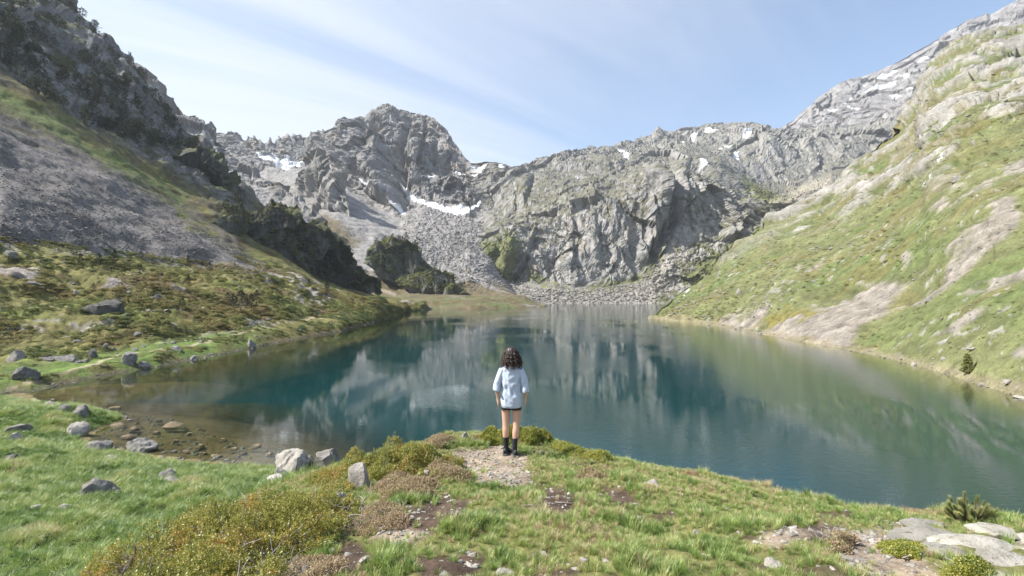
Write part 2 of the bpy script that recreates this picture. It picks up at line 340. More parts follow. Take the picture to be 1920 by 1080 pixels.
C = mixc(C, np.tile(np.float32(SCREE), (len(P), 1)) * (1.15 + .4 * n2)[:, None], scree_stripe)
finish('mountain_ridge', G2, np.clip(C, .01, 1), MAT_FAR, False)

# ---- the cliff massif across the lake
us = np.arange(846, 1790, 2.0)
msk = [(846, 470), (880, 425), (890, 405), (905, 385), (915, 368), (930, 350), (945, 332), (960, 320), (972, 311), (985, 307), (1000, 308), (1012, 304), (1035, 302), (1042, 292), (1055, 286), (1070, 282), (1090, 284), (1110, 281), (1130, 279), (1150, 274), (1170, 270), (1185, 267), (1200, 262), (1215, 256), (1226, 250), (1231, 238), (1237, 232), (1243, 239), (1252, 243), (1262, 245), (1276, 237),
       (1290, 234), (1310, 236), (1325, 230), (1340, 228), (1360, 231), (1375, 227), (1400, 228), (1415, 226), (1432, 231), (1442, 234), (1448, 240), (1462, 244), (1480, 240), (1560, 235), (1790, 200)]
dm = lambda u: float(np.interp(u, [846, 900, 960, 1035, 1100, 1200, 1300, 1450, 1790], [1120, 1160, 1220, 1320, 1450, 1600, 1700, 1750, 1700]))
rows = [('z', [(846, -6, 770), (1790, -6, 770)]),
        ('z', [(846, 0, 795), (1040, 0, 800), (1200, 0, 805), (1790, 0, 800)]),
        ('v', [(846, 552, 840), (940, 540, 845), (1000, 530, 845), (1040, 522, 845), (1080, 538, 842), (1150, 535, 845), (1190, 520, 855), (1240, 475, 875), (1260, 460, 880), (1300, 445, 885), (1350, 440, 890), (1400, 425, 905), (1450, 415, 950), (1560, 380, 1050), (1790, 380, 1100)]),
        ('v', [(846, 530, 900), (890, 470, 930), (930, 440, 935), (1000, 425, 925), (1040, 415, 920), (1100, 392, 920), (1150, 385, 920), (1200, 372, 925), (1240, 332, 935), (1262, 326, 945), (1300, 330, 950), (1350, 350, 960), (1400, 385, 985), (1440, 392, 1050), (1500, 372, 1100), (1560, 340, 1150), (1790, 330, 1200)]),
        ('v', [(846, 480, 1050), (890, 420, 1080), (930, 365, 1100), (960, 335, 1120), (1000, 318, 1150), (1040, 308, 1180), (1100, 302, 1200), (1150, 298, 1200), (1200, 300, 1200), (1250, 300, 1220), (1300, 300, 1260), (1350, 300, 1300), (1400, 330, 1300), (1450, 340, 1320), (1500, 340, 1330), (1560, 300, 1400), (1790, 300, 1400)]),
        ('v', [(846, 475, 1090), (890, 410, 1130), (930, 355, 1160), (960, 325, 1180), (1000, 312, 1220), (1040, 300, 1280), (1100, 290, 1320), (1150, 284, 1350), (1200, 278, 1400), (1250, 262, 1450), (1300, 256, 1480), (1350, 255, 1480), (1400, 252, 1440), (1450, 246, 1430), (1500, 262, 1440), (1560, 250, 1480), (1790, 240, 1480)]),
        ('v', [(u, v, dm(u)) for u, v in msk]),
        ('z', [(846, 150, 1500), (1790, 250, 2200)])]
G, band = loft(us, rows, [3, 56, 90, 56, 32, 36, 4]); G = smooth_rows(G, 2)
P = G.reshape(-1, 3); B = np.repeat(band, len(us)); U, V = project(P)
n1 = fbm(P / 30, 5); n2 = fbm(P / 9, 4); n3 = fbm(P / 120, 3)
cl = sstep(1.85, 2.1, B + .1 * n1) * sstep(3.35, 2.9, B + .15 * n1)
cl *= np.interp(U, [846, 930, 1000, 1220, 1290, 1400, 1500], [.5, .6, 1, 1, .9, .7, .6])
amp = 10 * sstep(1.7, 2.2, B) + 11 * cl + 8 * sstep(4.0, 5.0, B)
d = crag_disp(P, 80, .2, 7) * amp / 20 * 1.0 + fbm(P * np.float32([1, 1, .5]) / 170, 3) * 14 * sstep(1.9, 2.6, B) + crag_disp(P, 26, .25, 11) * (.3 + .45 * cl) * sstep(1.8, 2.2, B)
d += np.abs(fbm(P / 7, 3)) * 2.2 * sstep(2.05, 1.6, B) + (crag_disp(P, 30, .8, 17) * .9 + facet(P / 5, 19) * 1.2) * sstep(1.1, 1.35, B) * sstep(2.1, 1.9, B) * sstep(1190, 1230, U)
gul = np.zeros(len(P), np.float32)                                        # deep clefts in the wall
for ln, w, dep in [([(1258, 320), (1266, 360), (1262, 410), (1240, 455), (1225, 480)], 10, 80), ([(1000, 425), (996, 460), (975, 500), (960, 515)], 9, 26), ([(1388, 375), (1392, 410), (1375, 440)], 8, 22), ([(1290, 320), (1284, 380)], 6, 16), ([(1120, 395), (1124, 470)], 5, 10), ([(1212, 400), (1214, 470)], 5, 16),
                   ([(985, 312), (1000, 325), (990, 350)], 5, 14), ([(1528, 265), (1535, 305)], 7, 10), ([(1318, 325), (1318, 350)], 4, 10), ([(930, 365), (905, 395), (890, 420)], 7, 20)]:
    gul += dep * np.exp(-(line_d(U + 5 * n1, V, ln) / w) ** 2)
fl = np.exp(-(line_d(U + 5 * n1, V, [(1244, 325), (1236, 370), (1222, 430), (1212, 480)]) / 12) ** 2) * 20 + np.exp(-(line_d(U + 5 * n1, V, [(975, 440), (955, 490)]) / 10) ** 2) * 12
for lv, lu, dep, wd in [((310, 330, 400, 440, 485), (1256, 1262, 1268, 1262, 1234), 16, 40), ((420, 460, 500, 518), (1004, 999, 976, 960), 24, 36), ((370, 410, 445), (1397, 1398, 1380), 24, 28), ((395, 480), (1126, 1122), 9, 30), ((300, 350, 395), (1292, 1288, 1280), 16, 18), ((305, 345, 380), (1000, 990, 985), 14, 26), ((262, 300, 330), (1530, 1536, 1528), 16, 24), ((400, 470), (1180, 1176), 8, 24), ((410, 500), (1076, 1070), 8, 26)]:
    r_ = np.interp(V, lv, lu) + 4 * n1 - U; fl += dep * np.exp(-(np.maximum(r_, 0) / wd) ** 2) * sstep(-3, 1.5, r_) * sstep(lv[0] - 14, lv[0] + 45, V) * sstep(lv[-1] + 10, lv[-1] - 8, V)
d = d - .5 * gul * sstep(1.8, 2.1, B) + fl
G2 = displace(G, d * np.where(B > 5.9, 0.22, 1), .4); G2[-4:] = G[-4:]
sz = slope_z(G2)
C = np.tile(np.float32((.27, .263, .252)), (len(P), 1)) * (1 + 0.2 * n1 + .15 * n3 + .3 * fbm(P * np.float32([1, 1, .12]) / 7 + 3, 4) * cl)[:, None]
C = mixc(C, (0.36, 0.29, 0.24), cl * sstep(0.3, 0.7, fbm(P / 45 + 20, 4)) * 0.4)
C = mixc(C, (0.20, 0.20, 0.21), cl * sstep(.15, .6, fbm(P * np.float32([1, 1, .25]) / 16 + 60, 4)) * .55)
gr = sstep(0.55, 0.78, sz + 0.3 * n2 + .12 * n3 - 0.1 * cl) * sstep(1.9, 2.3, B)
dome = sstep(-25, 20, poly_sd(U, V, [(900, 400), (970, 330), (1080, 330), (1150, 300), (1250, 305), (1240, 350), (1210, 385), (1100, 400), (1000, 425), (920, 430)]) + n1 * 30)
gr = np.maximum(gr * np.interp(B, [2, 4, 5], [.8, .55, .3]), dome * sstep(.0, .3, n2 + .7 * n1) * .75)
gr = np.maximum(gr, sstep(-20, 15, poly_sd(U, V, [(1290, 370), (1400, 390), (1450, 440), (1390, 480), (1300, 420)]) + n1 * 22) * sstep(-.1, .25, n2) * .8)
C = mixc(C, np.tile(np.float32((0.085, 0.082, 0.035)), (len(P), 1)) * (1 + .35 * n2)[:, None], gr)
tal = sstep(2.1, 1.9, B + .1 * n1)
C = mixc(C, np.tile(np.float32((0.27, 0.258, 0.235)), (len(P), 1)) * (1 + .5 * n2)[:, None], tal)
C = mixc(C, (.11, .115, .048), tal * sstep(1200, 1240, U) * sstep(.0, .3, fbm(P / 22 + 5, 4)) * .8)
for pg in [[(985, 500), (1015, 520), (1060, 540), (1010, 535), (980, 525)], [(1080, 545), (1130, 530), (1200, 515), (1215, 500), (1240, 470), (1255, 460), (1235, 500), (1200, 530), (1140, 542)], [(890, 470), (960, 440), (985, 470), (960, 520), (940, 545), (895, 545), (880, 500)], [(1385, 330), (1470, 370), (1500, 395), (1430, 400), (1390, 350)], [(1275, 520), (1330, 480), (1400, 440), (1440, 420), (1400, 470), (1300, 540)]]:
    C = mixc(C, np.tile(np.float32((0.125, 0.135, 0.05)), (len(P), 1)) * (1 + .3 * n2)[:, None], sstep(-8, 8, poly_sd(U, V, pg) + n2 * 14) * .9)
C = mixc(C, (0.36, 0.34, 0.30), sstep(13, 5, line_d(U, V, [(1260, 450), (1248, 490), (1235, 530), (1222, 562)]) + 5 * n2) * .85)
C = mixc(C, (0.34, 0.31, 0.25), sstep(-6, 6, poly_sd(U, V, [(1480, 350), (1560, 330), (1560, 350), (1480, 390), (1400, 395), (1480, 375)]) + n2 * 6) * .7)
SN = [[(1158, 278), (1170, 280), (1180, 296), (1172, 294)], [(1325, 236), (1350, 238), (1338, 243), (1322, 240)], [(1396, 248), (1412, 245), (1405, 256), (1394, 256)], [(1382, 280), (1390, 282), (1388, 297), (1378, 295)], [(1298, 251), (1308, 249), (1304, 257)], [(1360, 270), (1372, 272), (1366, 277)], [(1308, 308), (1324, 312), (1316, 315)], [(1080, 325), (1090, 330), (1086, 333)], [(1278, 255), (1288, 258), (1280, 260)], [(1346, 276), (1356, 276), (1350, 280)]]
for s in SN:
    C = mixc(C, SNOW, sstep(-1.0, 0.7, poly_sd(U, V, s) + n2 * 1.4))
finish('cliff_massif', G2, np.clip(C, .01, 1), MAT_CLIFF, False); G_MASSIF = G2

# ---- pale snowy ridge rising behind the right-hand slope
us = np.arange(1440, 2400, 2.5)
bsk = [(1440, 270), (1465, 240), (1478, 230), (1490, 224), (1510, 205), (1530, 190), (1545, 176), (1562, 164), (1580, 152), (1600, 145), (1625, 140), (1650, 130), (1680, 117), (1700, 106), (1720, 94), (1750, 78), (1775, 62), (1800, 46), (1820, 34), (1850, 24), (1858, 19), (1864, 24), (1880, 15), (1895, 6), (1920, -6), (2050, -90), (2400, -220)]
rows = [('v', [(1440, 330, 1700), (1660, 330, 1650), (2400, 330, 1500)]), ('v', [(1440, 290, 1720), (1540, 262, 1700), (1660, 225, 1680), (1750, 180, 1650), (2400, 50, 1550)]),
        ('v', [(u, v, 1900) for u, v in bsk]), ('z', [(1440, 300, 2300), (2400, 300, 2300)])]
G, band = loft(us, rows, [40, 110, 4]); P = G.reshape(-1, 3); B = np.repeat(band, len(us)); U, V = project(P)
d = crag_disp(P, 110, .6, 15) * .7 + fbm(P / 150, 3) * 10
G2 = displace(G, d * np.where(B > 1.9, .3, 1)); n1 = fbm(P / 40, 5); n2 = fbm(P / 12, 4)
C = np.tile(np.float32((0.25, 0.242, 0.24)), (len(P), 1)) * (1 + .3 * n1)[:, None]
C = mixc(C, (0.16, 0.15, 0.08), sstep(1.05, .7, B + .4 * n1) * sstep(-.1, .3, n2) * .6)
SN = [[(1585, 190), (1620, 175), (1650, 160), (1690, 148), (1680, 160), (1640, 172), (1610, 178)], [(1645, 145), (1680, 130), (1690, 133), (1660, 147)], [(1715, 110), (1745, 96), (1748, 100), (1720, 112)], [(1590, 192), (1610, 196), (1618, 200), (1598, 197)], [(1690, 142), (1718, 140), (1700, 146)], [(1555, 202), (1575, 201), (1568, 206)], [(1670, 176), (1695, 176), (1680, 181)], [(1700, 165), (1720, 165), (1708, 169)], [(1620, 160), (1632, 158), (1624, 164)]]
for s in SN:
    C = mixc(C, SNOW, sstep(-.8, 0.6, poly_sd(U, V, s) + n2 * 2.0 - .6))
finish('snowy_ridge', G2, np.clip(C, .01, 1), MAT_FAR, False)

# ---- the grassy slope on the right
us = np.arange(1190, 2500, 3.0)
rows = [('z', [(1190, -8, 215), (1205, -7, 205), (1250, -7, 180), (1340, -7, 140), (1500, -7, 95), (1650, -6, 72), (1750, -6, 60), (1850, -6, 48), (1920, -6, 42), (2500, -6, 26)]),
        ('z', [(1190, -1.2, 250), (1205, -.05, 240), (1230, 0, 236), (1250, 0, 228), (1300, 0, 205), (1340, 0, 179), (1420, 0, 143), (1500, 0, 119), (1580, 0, 102), (1650, 0, 89), (1700, 0, 80), (1750, 0, 72), (1800, 0, 65), (1850, 0, 59), (1920, 0, 52), (2200, 0, 40), (2500, 0, 31)]),
        ('z', [(1190, -1, 252), (1205, .4, 243), (1250, .9, 231), (1300, 1, 208), (1500, 1.0, 121), (1700, 1.0, 81.5), (1850, 1.0, 60), (1920, 1.0, 53), (2500, 1, 32)]),
        ('v', [(1190, 604, 258), (1205, 592, 258), (1225, 574, 262), (1250, 554, 262), (1300, 520, 268), (1350, 480, 280), (1400, 432, 300), (1440, 402, 320), (1470, 392, 325), (1500, 374, 335), (1530, 360, 340), (1560, 340, 350), (1600, 303, 370), (1650, 262, 405), (1690, 220, 455), (1705, 195, 490), (1720, 168, 530), (1735, 128, 570), (1750, 106, 600), (1790, 74, 640), (1830, 56, 660), (1870, 48, 670), (1920, 40, 680), (2200, -40, 700), (2500, -120, 700)]),
        ('z', [(1190, -30, 420), (1500, 0, 600), (2500, 60, 1000)])]
G, band = loft(us, rows, [5, 3, 330, 4]); P = G.reshape(-1, 3); B = np.repeat(band, len(us)); U, V = project(P)
P = G.reshape(-1, 3); U, V = project(P); n1 = fbm(P / 40, 5); n2 = fbm(P / 10, 5); n3 = fbm(P / 3.0, 4)
ln = np.interp(U, [1190, 1400, 1440, 1560, 1660, 1740, 1800, 1920, 2500], [600, 440, 425, 400, 360, 335, 310, 235, 60])
rk = sstep(-25, 30, ln - V + 30 * n1)
dist = np.hypot(P[:, 0] - 52, 0)
up = sstep(0.5, 30, dist)
rr = crag_disp(P, 50, .7, 21) / 12
st = fbm(np.stack([P[:, 0] * .35 - P[:, 1] * .25, P[:, 1] * .8 + P[:, 0] * .5, P[:, 2] * .35], 1) / 12, 4)
d = rr * rk * 7 + fbm(P / 60, 4) * 5 * up * np.interp(B, [2.1, 2.6], [1, .1]) + (n2 * .6 + st * .7) * up + n3 * .28
d *= np.interp(B, [2.45, 2.95, 3.02], [1, .9, .6]) * sstep(1.0, 2.0, B)
G2 = displace(G, d - 2.0 * sstep(2.3, 2.9, B)); G2[-4:] = G[-4:] - np.float32([0, 0, 9]); sz = slope_z(G2)
g = np.tile(np.float32(GRASS2) * 1.06, (len(P), 1)) * (1 + .28 * n2 + .15 * n3)[:, None]
C = mixc(g, np.array(GRASS) * 1.05, sstep(.0, .5, fbm(P / 28 + 12, 5)) * .8)
C = mixc(C, (0.15, 0.125, 0.055), sstep(.2, .5, fbm(P / 14 + 4, 5) + .25 * st) * .5)
C = mixc(C, np.tile(np.float32(ROCK) * 1.1, (len(P), 1)) * (1 + .35 * n2)[:, None], sstep(.62, .76, fbm(P / 2.2 + 30, 4) + .45 * fbm(P / 30 + 50, 3)) * .8)
rc = np.tile(np.float32((0.25, 0.24, 0.218)), (len(P), 1)) * (1 + .35 * n2)[:, None]
C = mixc(C, rc, rk * sstep(-.12, .16, rr - .13 + .35 * n2 + .6 * (0.76 - sz)))
C = mixc(C, (0.14, 0.125, 0.05), rk * sstep(.1, .4, fbm(P / 26 + 77, 5)) * .6)
SC = [[(1870, 382), (1898, 378), (1896, 410), (1820, 470), (1770, 525), (1720, 560), (1680, 560), (1740, 505), (1790, 445)], [(1925, 480), (1925, 512), (1840, 540), (1780, 552), (1850, 508)], [(1590, 530), (1640, 505), (1705, 512), (1660, 560), (1610, 620), (1590, 655), (1540, 650), (1440, 628), (1400, 612), (1480, 590), (1570, 560)],
      [(1900, 305), (1925, 300), (1925, 315), (1890, 318)], [(1810, 352), (1875, 335), (1870, 345), (1815, 360)], [(1740, 370), (1800, 375), (1760, 392), (1740, 388)], [(1800, 580), (1855, 572), (1830, 595), (1780, 622), (1730, 625), (1790, 605)], [(1340, 600), (1400, 585), (1440, 570), (1430, 610), (1380, 622)], [(1740, 350), (1790, 345), (1760, 362)], [(1500, 505), (1540, 505), (1530, 515)], [(1680, 480), (1700, 470), (1690, 490)], [(1900, 660), (1925, 655), (1925, 672)]]
for s in SC:
    C = mixc(C, np.tile(np.float32((0.225, 0.2, 0.182)), (len(P), 1)) * (1 + .45 * n3)[:, None], sstep(-7, 7, poly_sd(U + 6 * n3, V, s) + n2 * 16 + 9 * n3 - 2) * .85)
C = mixc(C, (0.17, 0.15, 0.045), sstep(-5, 5, poly_sd(U, V, [(1400, 600), (1480, 575), (1540, 580), (1500, 600), (1420, 620)]) + n2 * 14 + 6 * st) * sstep(.0, .3, fbm(P / 9 + 5, 4)) * .9)
C = mixc(C, (0.06, 0.13, 0.03), sstep(-10, 14, poly_sd(U, V, [(1860, 600), (1930, 590), (1930, 680), (1880, 672)]) + n2 * 24) * sstep(0, .3, n3 + st) * .8)
C = mixc(C, (0.26, 0.22, 0.15), sstep(1.5, .5, P[:, 2] + .8 * n3) * .6)                     # bare strip at the waterline
for ln_ in [[(1742, 308), (1744, 322), (1738, 336), (1732, 345)], [(1858, 190), (1850, 206)], [(1766, 285), (1758, 296)], [(1286, 532), (1276, 545)]]:
    C = mixc(C, (0.75, 0.77, 0.8), sstep(1.5, .5, line_d(U, V, ln_) + n3 * 2) * .6)
finish('grassy_slope', G2, np.clip(C, .01, 1), MAT_SLOPE)
G_RIGHT = G2

# ---- the left bank: lakeside turf, moor, scree and the wooded mountainside
us = np.arange(-480, 800, 3.0)
rows = [('z', [(-480, -4, 40), (0, -4, 44), (150, -4, 50), (300, -5, 62), (480, -6, 88), (640, -6, 130), (700, -6, 175), (745, -6, 250), (765, -6, 320), (800, -8, 380)]),
        ('z', [(-480, .3, 50), (-20, .3, 52), (20, 0, 54.5), (60, 0, 56), (150, 0, 63), (300, 0, 76), (400, 0, 89), (480, 0, 105), (560, 0, 125), (640, 0, 152), (700, 0, 200), (745, 0, 285), (765, -.1, 345), (800, -3, 400)]),
        ('z', [(-480, .5, 52), (60, .9, 58.5), (150, .9, 66), (300, 1.1, 79), (480, 1.2, 109), (640, 1.4, 157), (700, 1.3, 206), (745, 1.0, 290), (765, 0.2, 348), (800, -3, 402)]),
        ('v', [(-480, 690, 72), (0, 690, 72), (150, 680, 77), (300, 642, 95), (480, 610, 125), (560, 596, 150), (640, 588, 180), (700, 574, 235), (745, 576, 300), (765, 583, 352), (800, 568, 420)]),
        ('v', [(-480, 560, 95), (0, 560, 97), (150, 565, 105), (300, 560, 124), (480, 550, 165), (560, 545, 200), (640, 560, 230), (700, 566, 260), (745, 575, 315), (765, 583, 360), (800, 568, 450)]),
        ('v', [(-480, 440, 125), (0, 440, 145), (200, 470, 176), (350, 488, 217), (420, 495, 247), (520, 512, 290), (560, 522, 300), (620, 546, 305), (700, 562, 300), (745, 574, 335), (765, 583, 370), (800, 568, 500)]),
        ('v', [(-480, -30, 240), (-200, 70, 255), (0, 188, 272), (100, 245, 280), (200, 308, 292), (350, 374, 338), (420, 410, 345), (480, 445, 355), (560, 490, 375), (620, 520, 390), (700, 557, 410), (800, 568, 520)]),
        ('v', [(-480, -440, 430), (-200, -200, 450), (0, -60, 477), (60, -34, 500), (110, 2, 530), (140, 28, 535), (180, 62, 530), (205, 88, 525), (230, 112, 520), (250, 140, 512), (270, 165, 505), (290, 190, 500), (330, 236, 490), (375, 272, 478), (400, 300, 468), (430, 332, 460), (450, 352, 450), (500, 395, 450), (560, 440, 460), (620, 490, 470), (660, 520, 470), (700, 556, 480), (800, 568, 560)]),
        ('z', [(-480, 0, 800), (300, 0, 760), (800, -20, 600)])]
G, band = loft(us, rows, [5, 4, 22, 60, 60, 110, 100, 4]); G[9:-4] = smooth_rows(G[9:-4].copy(), 3)
P = G.reshape(-1, 3); B = np.repeat(band, len(us)); U, V = project(P)
n1 = fbm(P / 40, 5); n2 = fbm(P / 9, 5); n3 = fbm(P / 2.6, 4)
scd = poly_sd(U, V, [(-500, -40), (-200, 92), (0, 205), (100, 255), (200, 316), (330, 388), (345, 430), (420, 470), (500, 512), (420, 497), (330, 484), (200, 470), (80, 452), (-60, 440), (-500, 430)])
scm = sstep(-10, 6, scd + n2 * 12)
forest = sstep(6.0, 6.5, B + .18 * n1) * sstep(520, 430, U)
moor = sstep(2.6, 3.2, B) * sstep(5.1, 4.9, B)
rr = crag_disp(P, 70, .5, 25) / 20
hum = np.abs(fbm(P / np.float32([5.5, 4.0, 5]), 3))
d = rr * forest * 18 + fbm(P / 45, 4) * 4.0 * sstep(3.2, 4.4, B) + moor * (fbm(P / 22, 3) * 2.4 + .9 * hum) * (1 - scm) + scm * (fbm(P / 40, 3) * 1.0 + n3 * .10 + facet(P / 1.2, 31) * .13 * sstep(150, 480, V)) + hum * .45 * sstep(1.7, 2.2, B) * (1 - scm) + n3 * .12
d *= np.where(B >= 7.0, .2, 1) * sstep(1.0, 2.0, B)
G2 = displace(G, d); sz = slope_z(G2)
C = np.tile(np.float32((0.15, 0.14, 0.05)), (len(P), 1)) * (1 + .35 * n2 + .2 * n3)[:, None]       # heath
C = mixc(C, (0.10, 0.070, 0.032), sstep(.05, .4, fbm(P / 16 + 9, 5)) * .8)
C = mixc(C, (0.13, 0.155, 0.04), sstep(.1, .45, fbm(P / 24 + 19, 4)) * .7)
turf = sstep(3.25, 2.75, B + .35 * n1 + .1 * n2) * sstep(560, 420, U)
C = mixc(C, np.tile(np.float32((0.095, 0.145, 0.034)), (len(P), 1)) * (1 + .35 * n2)[:, None], turf * .9)
C = mixc(C, (0.10, 0.075, 0.03), sstep(2.5, 1.9, B) * sstep(.0, .4, fbm(P / 6 + 60, 4)) * .65)
C = mixc(C, (0.29, 0.265, 0.24), moor * sstep(.38, .55, fbm(P / 13 + 33, 5) + .25 * n3) * .85)
for s in [[(190, 545), (300, 515), (310, 520), (250, 545), (205, 548)], [(285, 560), (340, 555), (300, 568)], [(575, 555), (610, 540), (625, 560), (605, 575)], [(520, 510), (600, 530), (640, 552), (560, 540)]]:
    C = mixc(C, (0.30, 0.27, 0.25), sstep(-5, 5, poly_sd(U, V, s) + 9 * n2 + 5 * n3) * .9)
C = mixc(C, np.tile(np.float32((0.165, 0.152, 0.143)), (len(P), 1)) * (1 + .12 * n2 + .3 * n3 + .32 * fbm(np.stack([P[:, 0] / 45, P[:, 1] / 6, P[:, 2] / 45], 1), 4))[:, None], scm)
upz = sstep(5.2, 5.5, B) * sstep(520, 400, U) * (1 - scm)
C = mixc(C, np.tile(np.float32((.14, .128, .11)), (len(P), 1)) * (1 + .3 * n2 + .2 * n3)[:, None], upz * sstep(-.25, .15, n2 + .4 * n1) * .85)
C = mixc(C, (0.085, 0.07, 0.032), sstep(5.75, 6.05, B + .2 * n1) * sstep(-.1, .25, n2 + .3 * n1) * .85)
strip = poly_sd(U, V, [(-500, -90), (-200, 50), (0, 160), (80, 205), (200, 285), (300, 335), (360, 372), (340, 388), (200, 318), (100, 258), (0, 210), (-200, 96), (-500, -40)])
C = mixc(C, (0.12, 0.155, 0.05), sstep(-4, 8, strip + 14 * n2 - 5) * .85)
fc = np.tile(np.float32(ROCKD) * .95, (len(P), 1)) * (1 + .3 * n1)[:, None]
fc = mixc(fc, (0.06, 0.07, 0.03), sstep(.5, .8, sz + .35 * n2) * .9)
C = mixc(C, fc, forest)
pth = line_d(U, V, [(-200, 745), (0, 733), (60, 716), (120, 700), (180, 684), (220, 668), (330, 655), (400, 640), (470, 620), (560, 600), (640, 588)])
C = mixc(C, (0.30, 0.26, 0.17), sstep(2.6, 1.2, pth + 1.2 * n3) * .8)
C = mixc(C, (0.30, 0.26, 0.17), sstep(2.2, 1.0, line_d(U, V, [(210, 240), (236, 262), (240, 272)])) * .6)
C = mixc(C, (0.10, 0.085, 0.06), sstep(.55, .1, P[:, 2] + .25 * n3) * .8)
finish('left_bank', G2, np.clip(C, .01, 1), MAT_SLOPE)
G_LEFT, B_LEFT = G2, band

# ---- crags standing out of the slopes: the wooded one over the moor, the knob beside it, the spur under the peak, the cliff band
CRAGS = {}
CRAGS['wooded'] = crag('wooded_crag', [(372, 428), (385, 405), (400, 392), (430, 384), (470, 394), (520, 402), (560, 424), (600, 442), (632, 458), (648, 478), (660, 502), (685, 522), (715, 545)], [(372, 445), (400, 455), (430, 478), (460, 494), (520, 514), (600, 536), (690, 546), (715, 552)], (300, 400), 60, 34, 40, MAT_CLIFF, (.085, .086, .08))  # rock colour darkened to deepen the shade on this crag
CRAGS['knob'] = crag('wooded_knob', [(685, 492), (698, 472), (712, 456), (732, 450), (748, 454), (764, 449), (780, 459), (792, 480), (808, 496), (820, 508)], [(685, 494), (720, 508), (750, 516), (790, 515), (820, 512)], (590, 610), 50, 36, 44, MAT_CLIFF, (.115, .12, .105), .95)
CRAGS['low'] = crag('shrubby_knob', [(745, 526), (765, 512), (785, 508), (800, 512), (815, 503), (832, 511), (845, 524), (862, 538), (875, 544)], [(745, 530), (790, 540), (830, 545), (875, 546)], (560, 565), 30, 28, 48, MAT_CLIFF, (.16, .16, .14), .95)
CRAGS['spur'] = crag('rock_spur', [(548, 352), (560, 325), (572, 312), (585, 302), (592, 300), (604, 312), (622, 326), (640, 346), (652, 376), (660, 410), (655, 440)], [(548, 362), (575, 368), (600, 380), (620, 410), (640, 440), (660, 446)], (1060, 900), 120, 80, 52, MAT_FAR, ROCK, .3, topd=40)
CRAGS['band'] = crag('cliff_band', [(225, 262), (250, 268), (290, 272), (330, 282), (370, 290), (400, 308), (420, 330), (440, 352), (462, 378)], [(225, 272), (260, 296), (300, 318), (350, 345), (400, 366), (462, 384)], (372, 400), 60, 40, 56, MAT_CLIFF, (.10, .10, .095), veg=.7)
# ---------------------------------------------------------------- the near ground: grassy knoll, lakeside meadow, bay floor
ctrl = []
for u, v, d_ in [(700, 1080, 2.95), (960, 1080, 2.95), (1300, 1080, 3.0), (1700, 1080, 3.0), (1920, 1080, 3.1), (2200, 1080, 3.2), (960, 960, 4.4), (1300, 980, 4.3), (1700, 1000, 4.05), (1920, 1020, 3.9), (960, 852, 8.25), (800, 872, 7.7), (720, 935, 5.7), (640, 1000, 4.4), (560, 1080, 3.3),
                 (940, 810, 10.2), (1000, 817, 9.9), (1100, 849, 8.9), (1250, 882, 8.0), (1400, 907, 7.2), (1500, 937, 6.6), (1700, 958, 6.1), (1920, 974, 5.6), (2200, 990, 5.4), (850, 818, 10.3), (780, 834, 9.8), (770, 850, 7.7), (690, 905, 6.6), (640, 925, 7.2), (560, 950, 6.8), (450, 975, 6.3), (330, 1010, 5.7), (200, 1080, 4.8), (380, 1080, 3.9),
                 (0, 1080, 13.5), (180, 928, 23), (400, 905, 26), (500, 876, 31), (250, 852, 33.4), (0, 1000, 17), (0, 900, 26.5), (0, 850, 31), (0, 800, 38), (60, 758, 48.3), (200, 832, 36.4), (-300, 800, 38), (-300, 760, 46), (-300, 1000, 17), (-300, 870, 29), (430, 866, 32.3)]:
    ctrl.append(tuple(px(u, v, d_)))
ctrl += [tuple(px(u, HOR, d_) * [1, 1, 0] + [0, 0, z]) for u, d_, z in [(300, 41, -.4), (400, 45, -.9), (600, 41, -1.8), (700, 70, -5), (300, 60, -1.1), (150, 53, -.3), (100, 43, 1.0), (150, 41.5, .95), (120, 46, .45), (215, 41, -.15), (230, 36, -.05), (520, 35, -.35), (180, 46.5, -.1), (1000, 70, -9), (450, 62, -2.6)]]
ctrl += [(-7, 9, 5.3), (-8, 5, 5.2), (-9, 13, 3.3), (-4.7, 13, 5.6), (-4.5, 17, 3.6), (-7, 20, 1.9), (-10, 26, .75), (0, 14, 4.2), (0, 20, -1.2), (3, 13, 4.2), (6, 13, 2.2), (8, 18, -2.5), (9, 9, 4.2), (12, 14, -1.2), (6.4, 8, 6.0), (8, 10, 3.6), (12, 4, 6.8), (17, 10, -1), (-3, 15, 4.0), (-2.5, 22, -.9), (-8, 30, -.7),
         (0, 35, -4), (15, 30, -6), (-20, 50, -2.6), (0, .5, 8.45), (-3, .5, 8.2), (5, .5, 8.45), (-8, 1, 5.4), (-14, 4, 4), (40, 25, -6), (-40, 60, -1.0), (-60, 52, .3), (10, 1, 8.2)]
ctrl = np.array(ctrl, float)
def tps_k(r): return np.where(r > 0, r * r * np.log(r + 1e-12), 0)
_A = tps_k(np.linalg.norm(ctrl[:, None, :2] - ctrl[None, :, :2], axis=2)); _n = len(ctrl)
_Pm = np.c_[np.ones(_n), ctrl[:, :2]]
_sol = np.linalg.solve(np.block([[_A + np.eye(_n) * .02, _Pm], [_Pm.T, np.zeros((3, 3))]]), np.r_[ctrl[:, 2], 0, 0, 0])
def base_h(x, y):
    x = np.atleast_1d(np.asarray(x, float)); y = np.atleast_1d(np.asarray(y, float)); out = np.zeros(len(x))
    for s in range(0, len(x), 40000):
        q = np.c_[x[s:s + 40000], y[s:s + 40000]]
        out[s:s + 40000] = tps_k(np.linalg.norm(q[:, None] - ctrl[None, :, :2], axis=2)) @ _sol[:_n] + _sol[_n] + q @ _sol[_n + 1:]
    return out
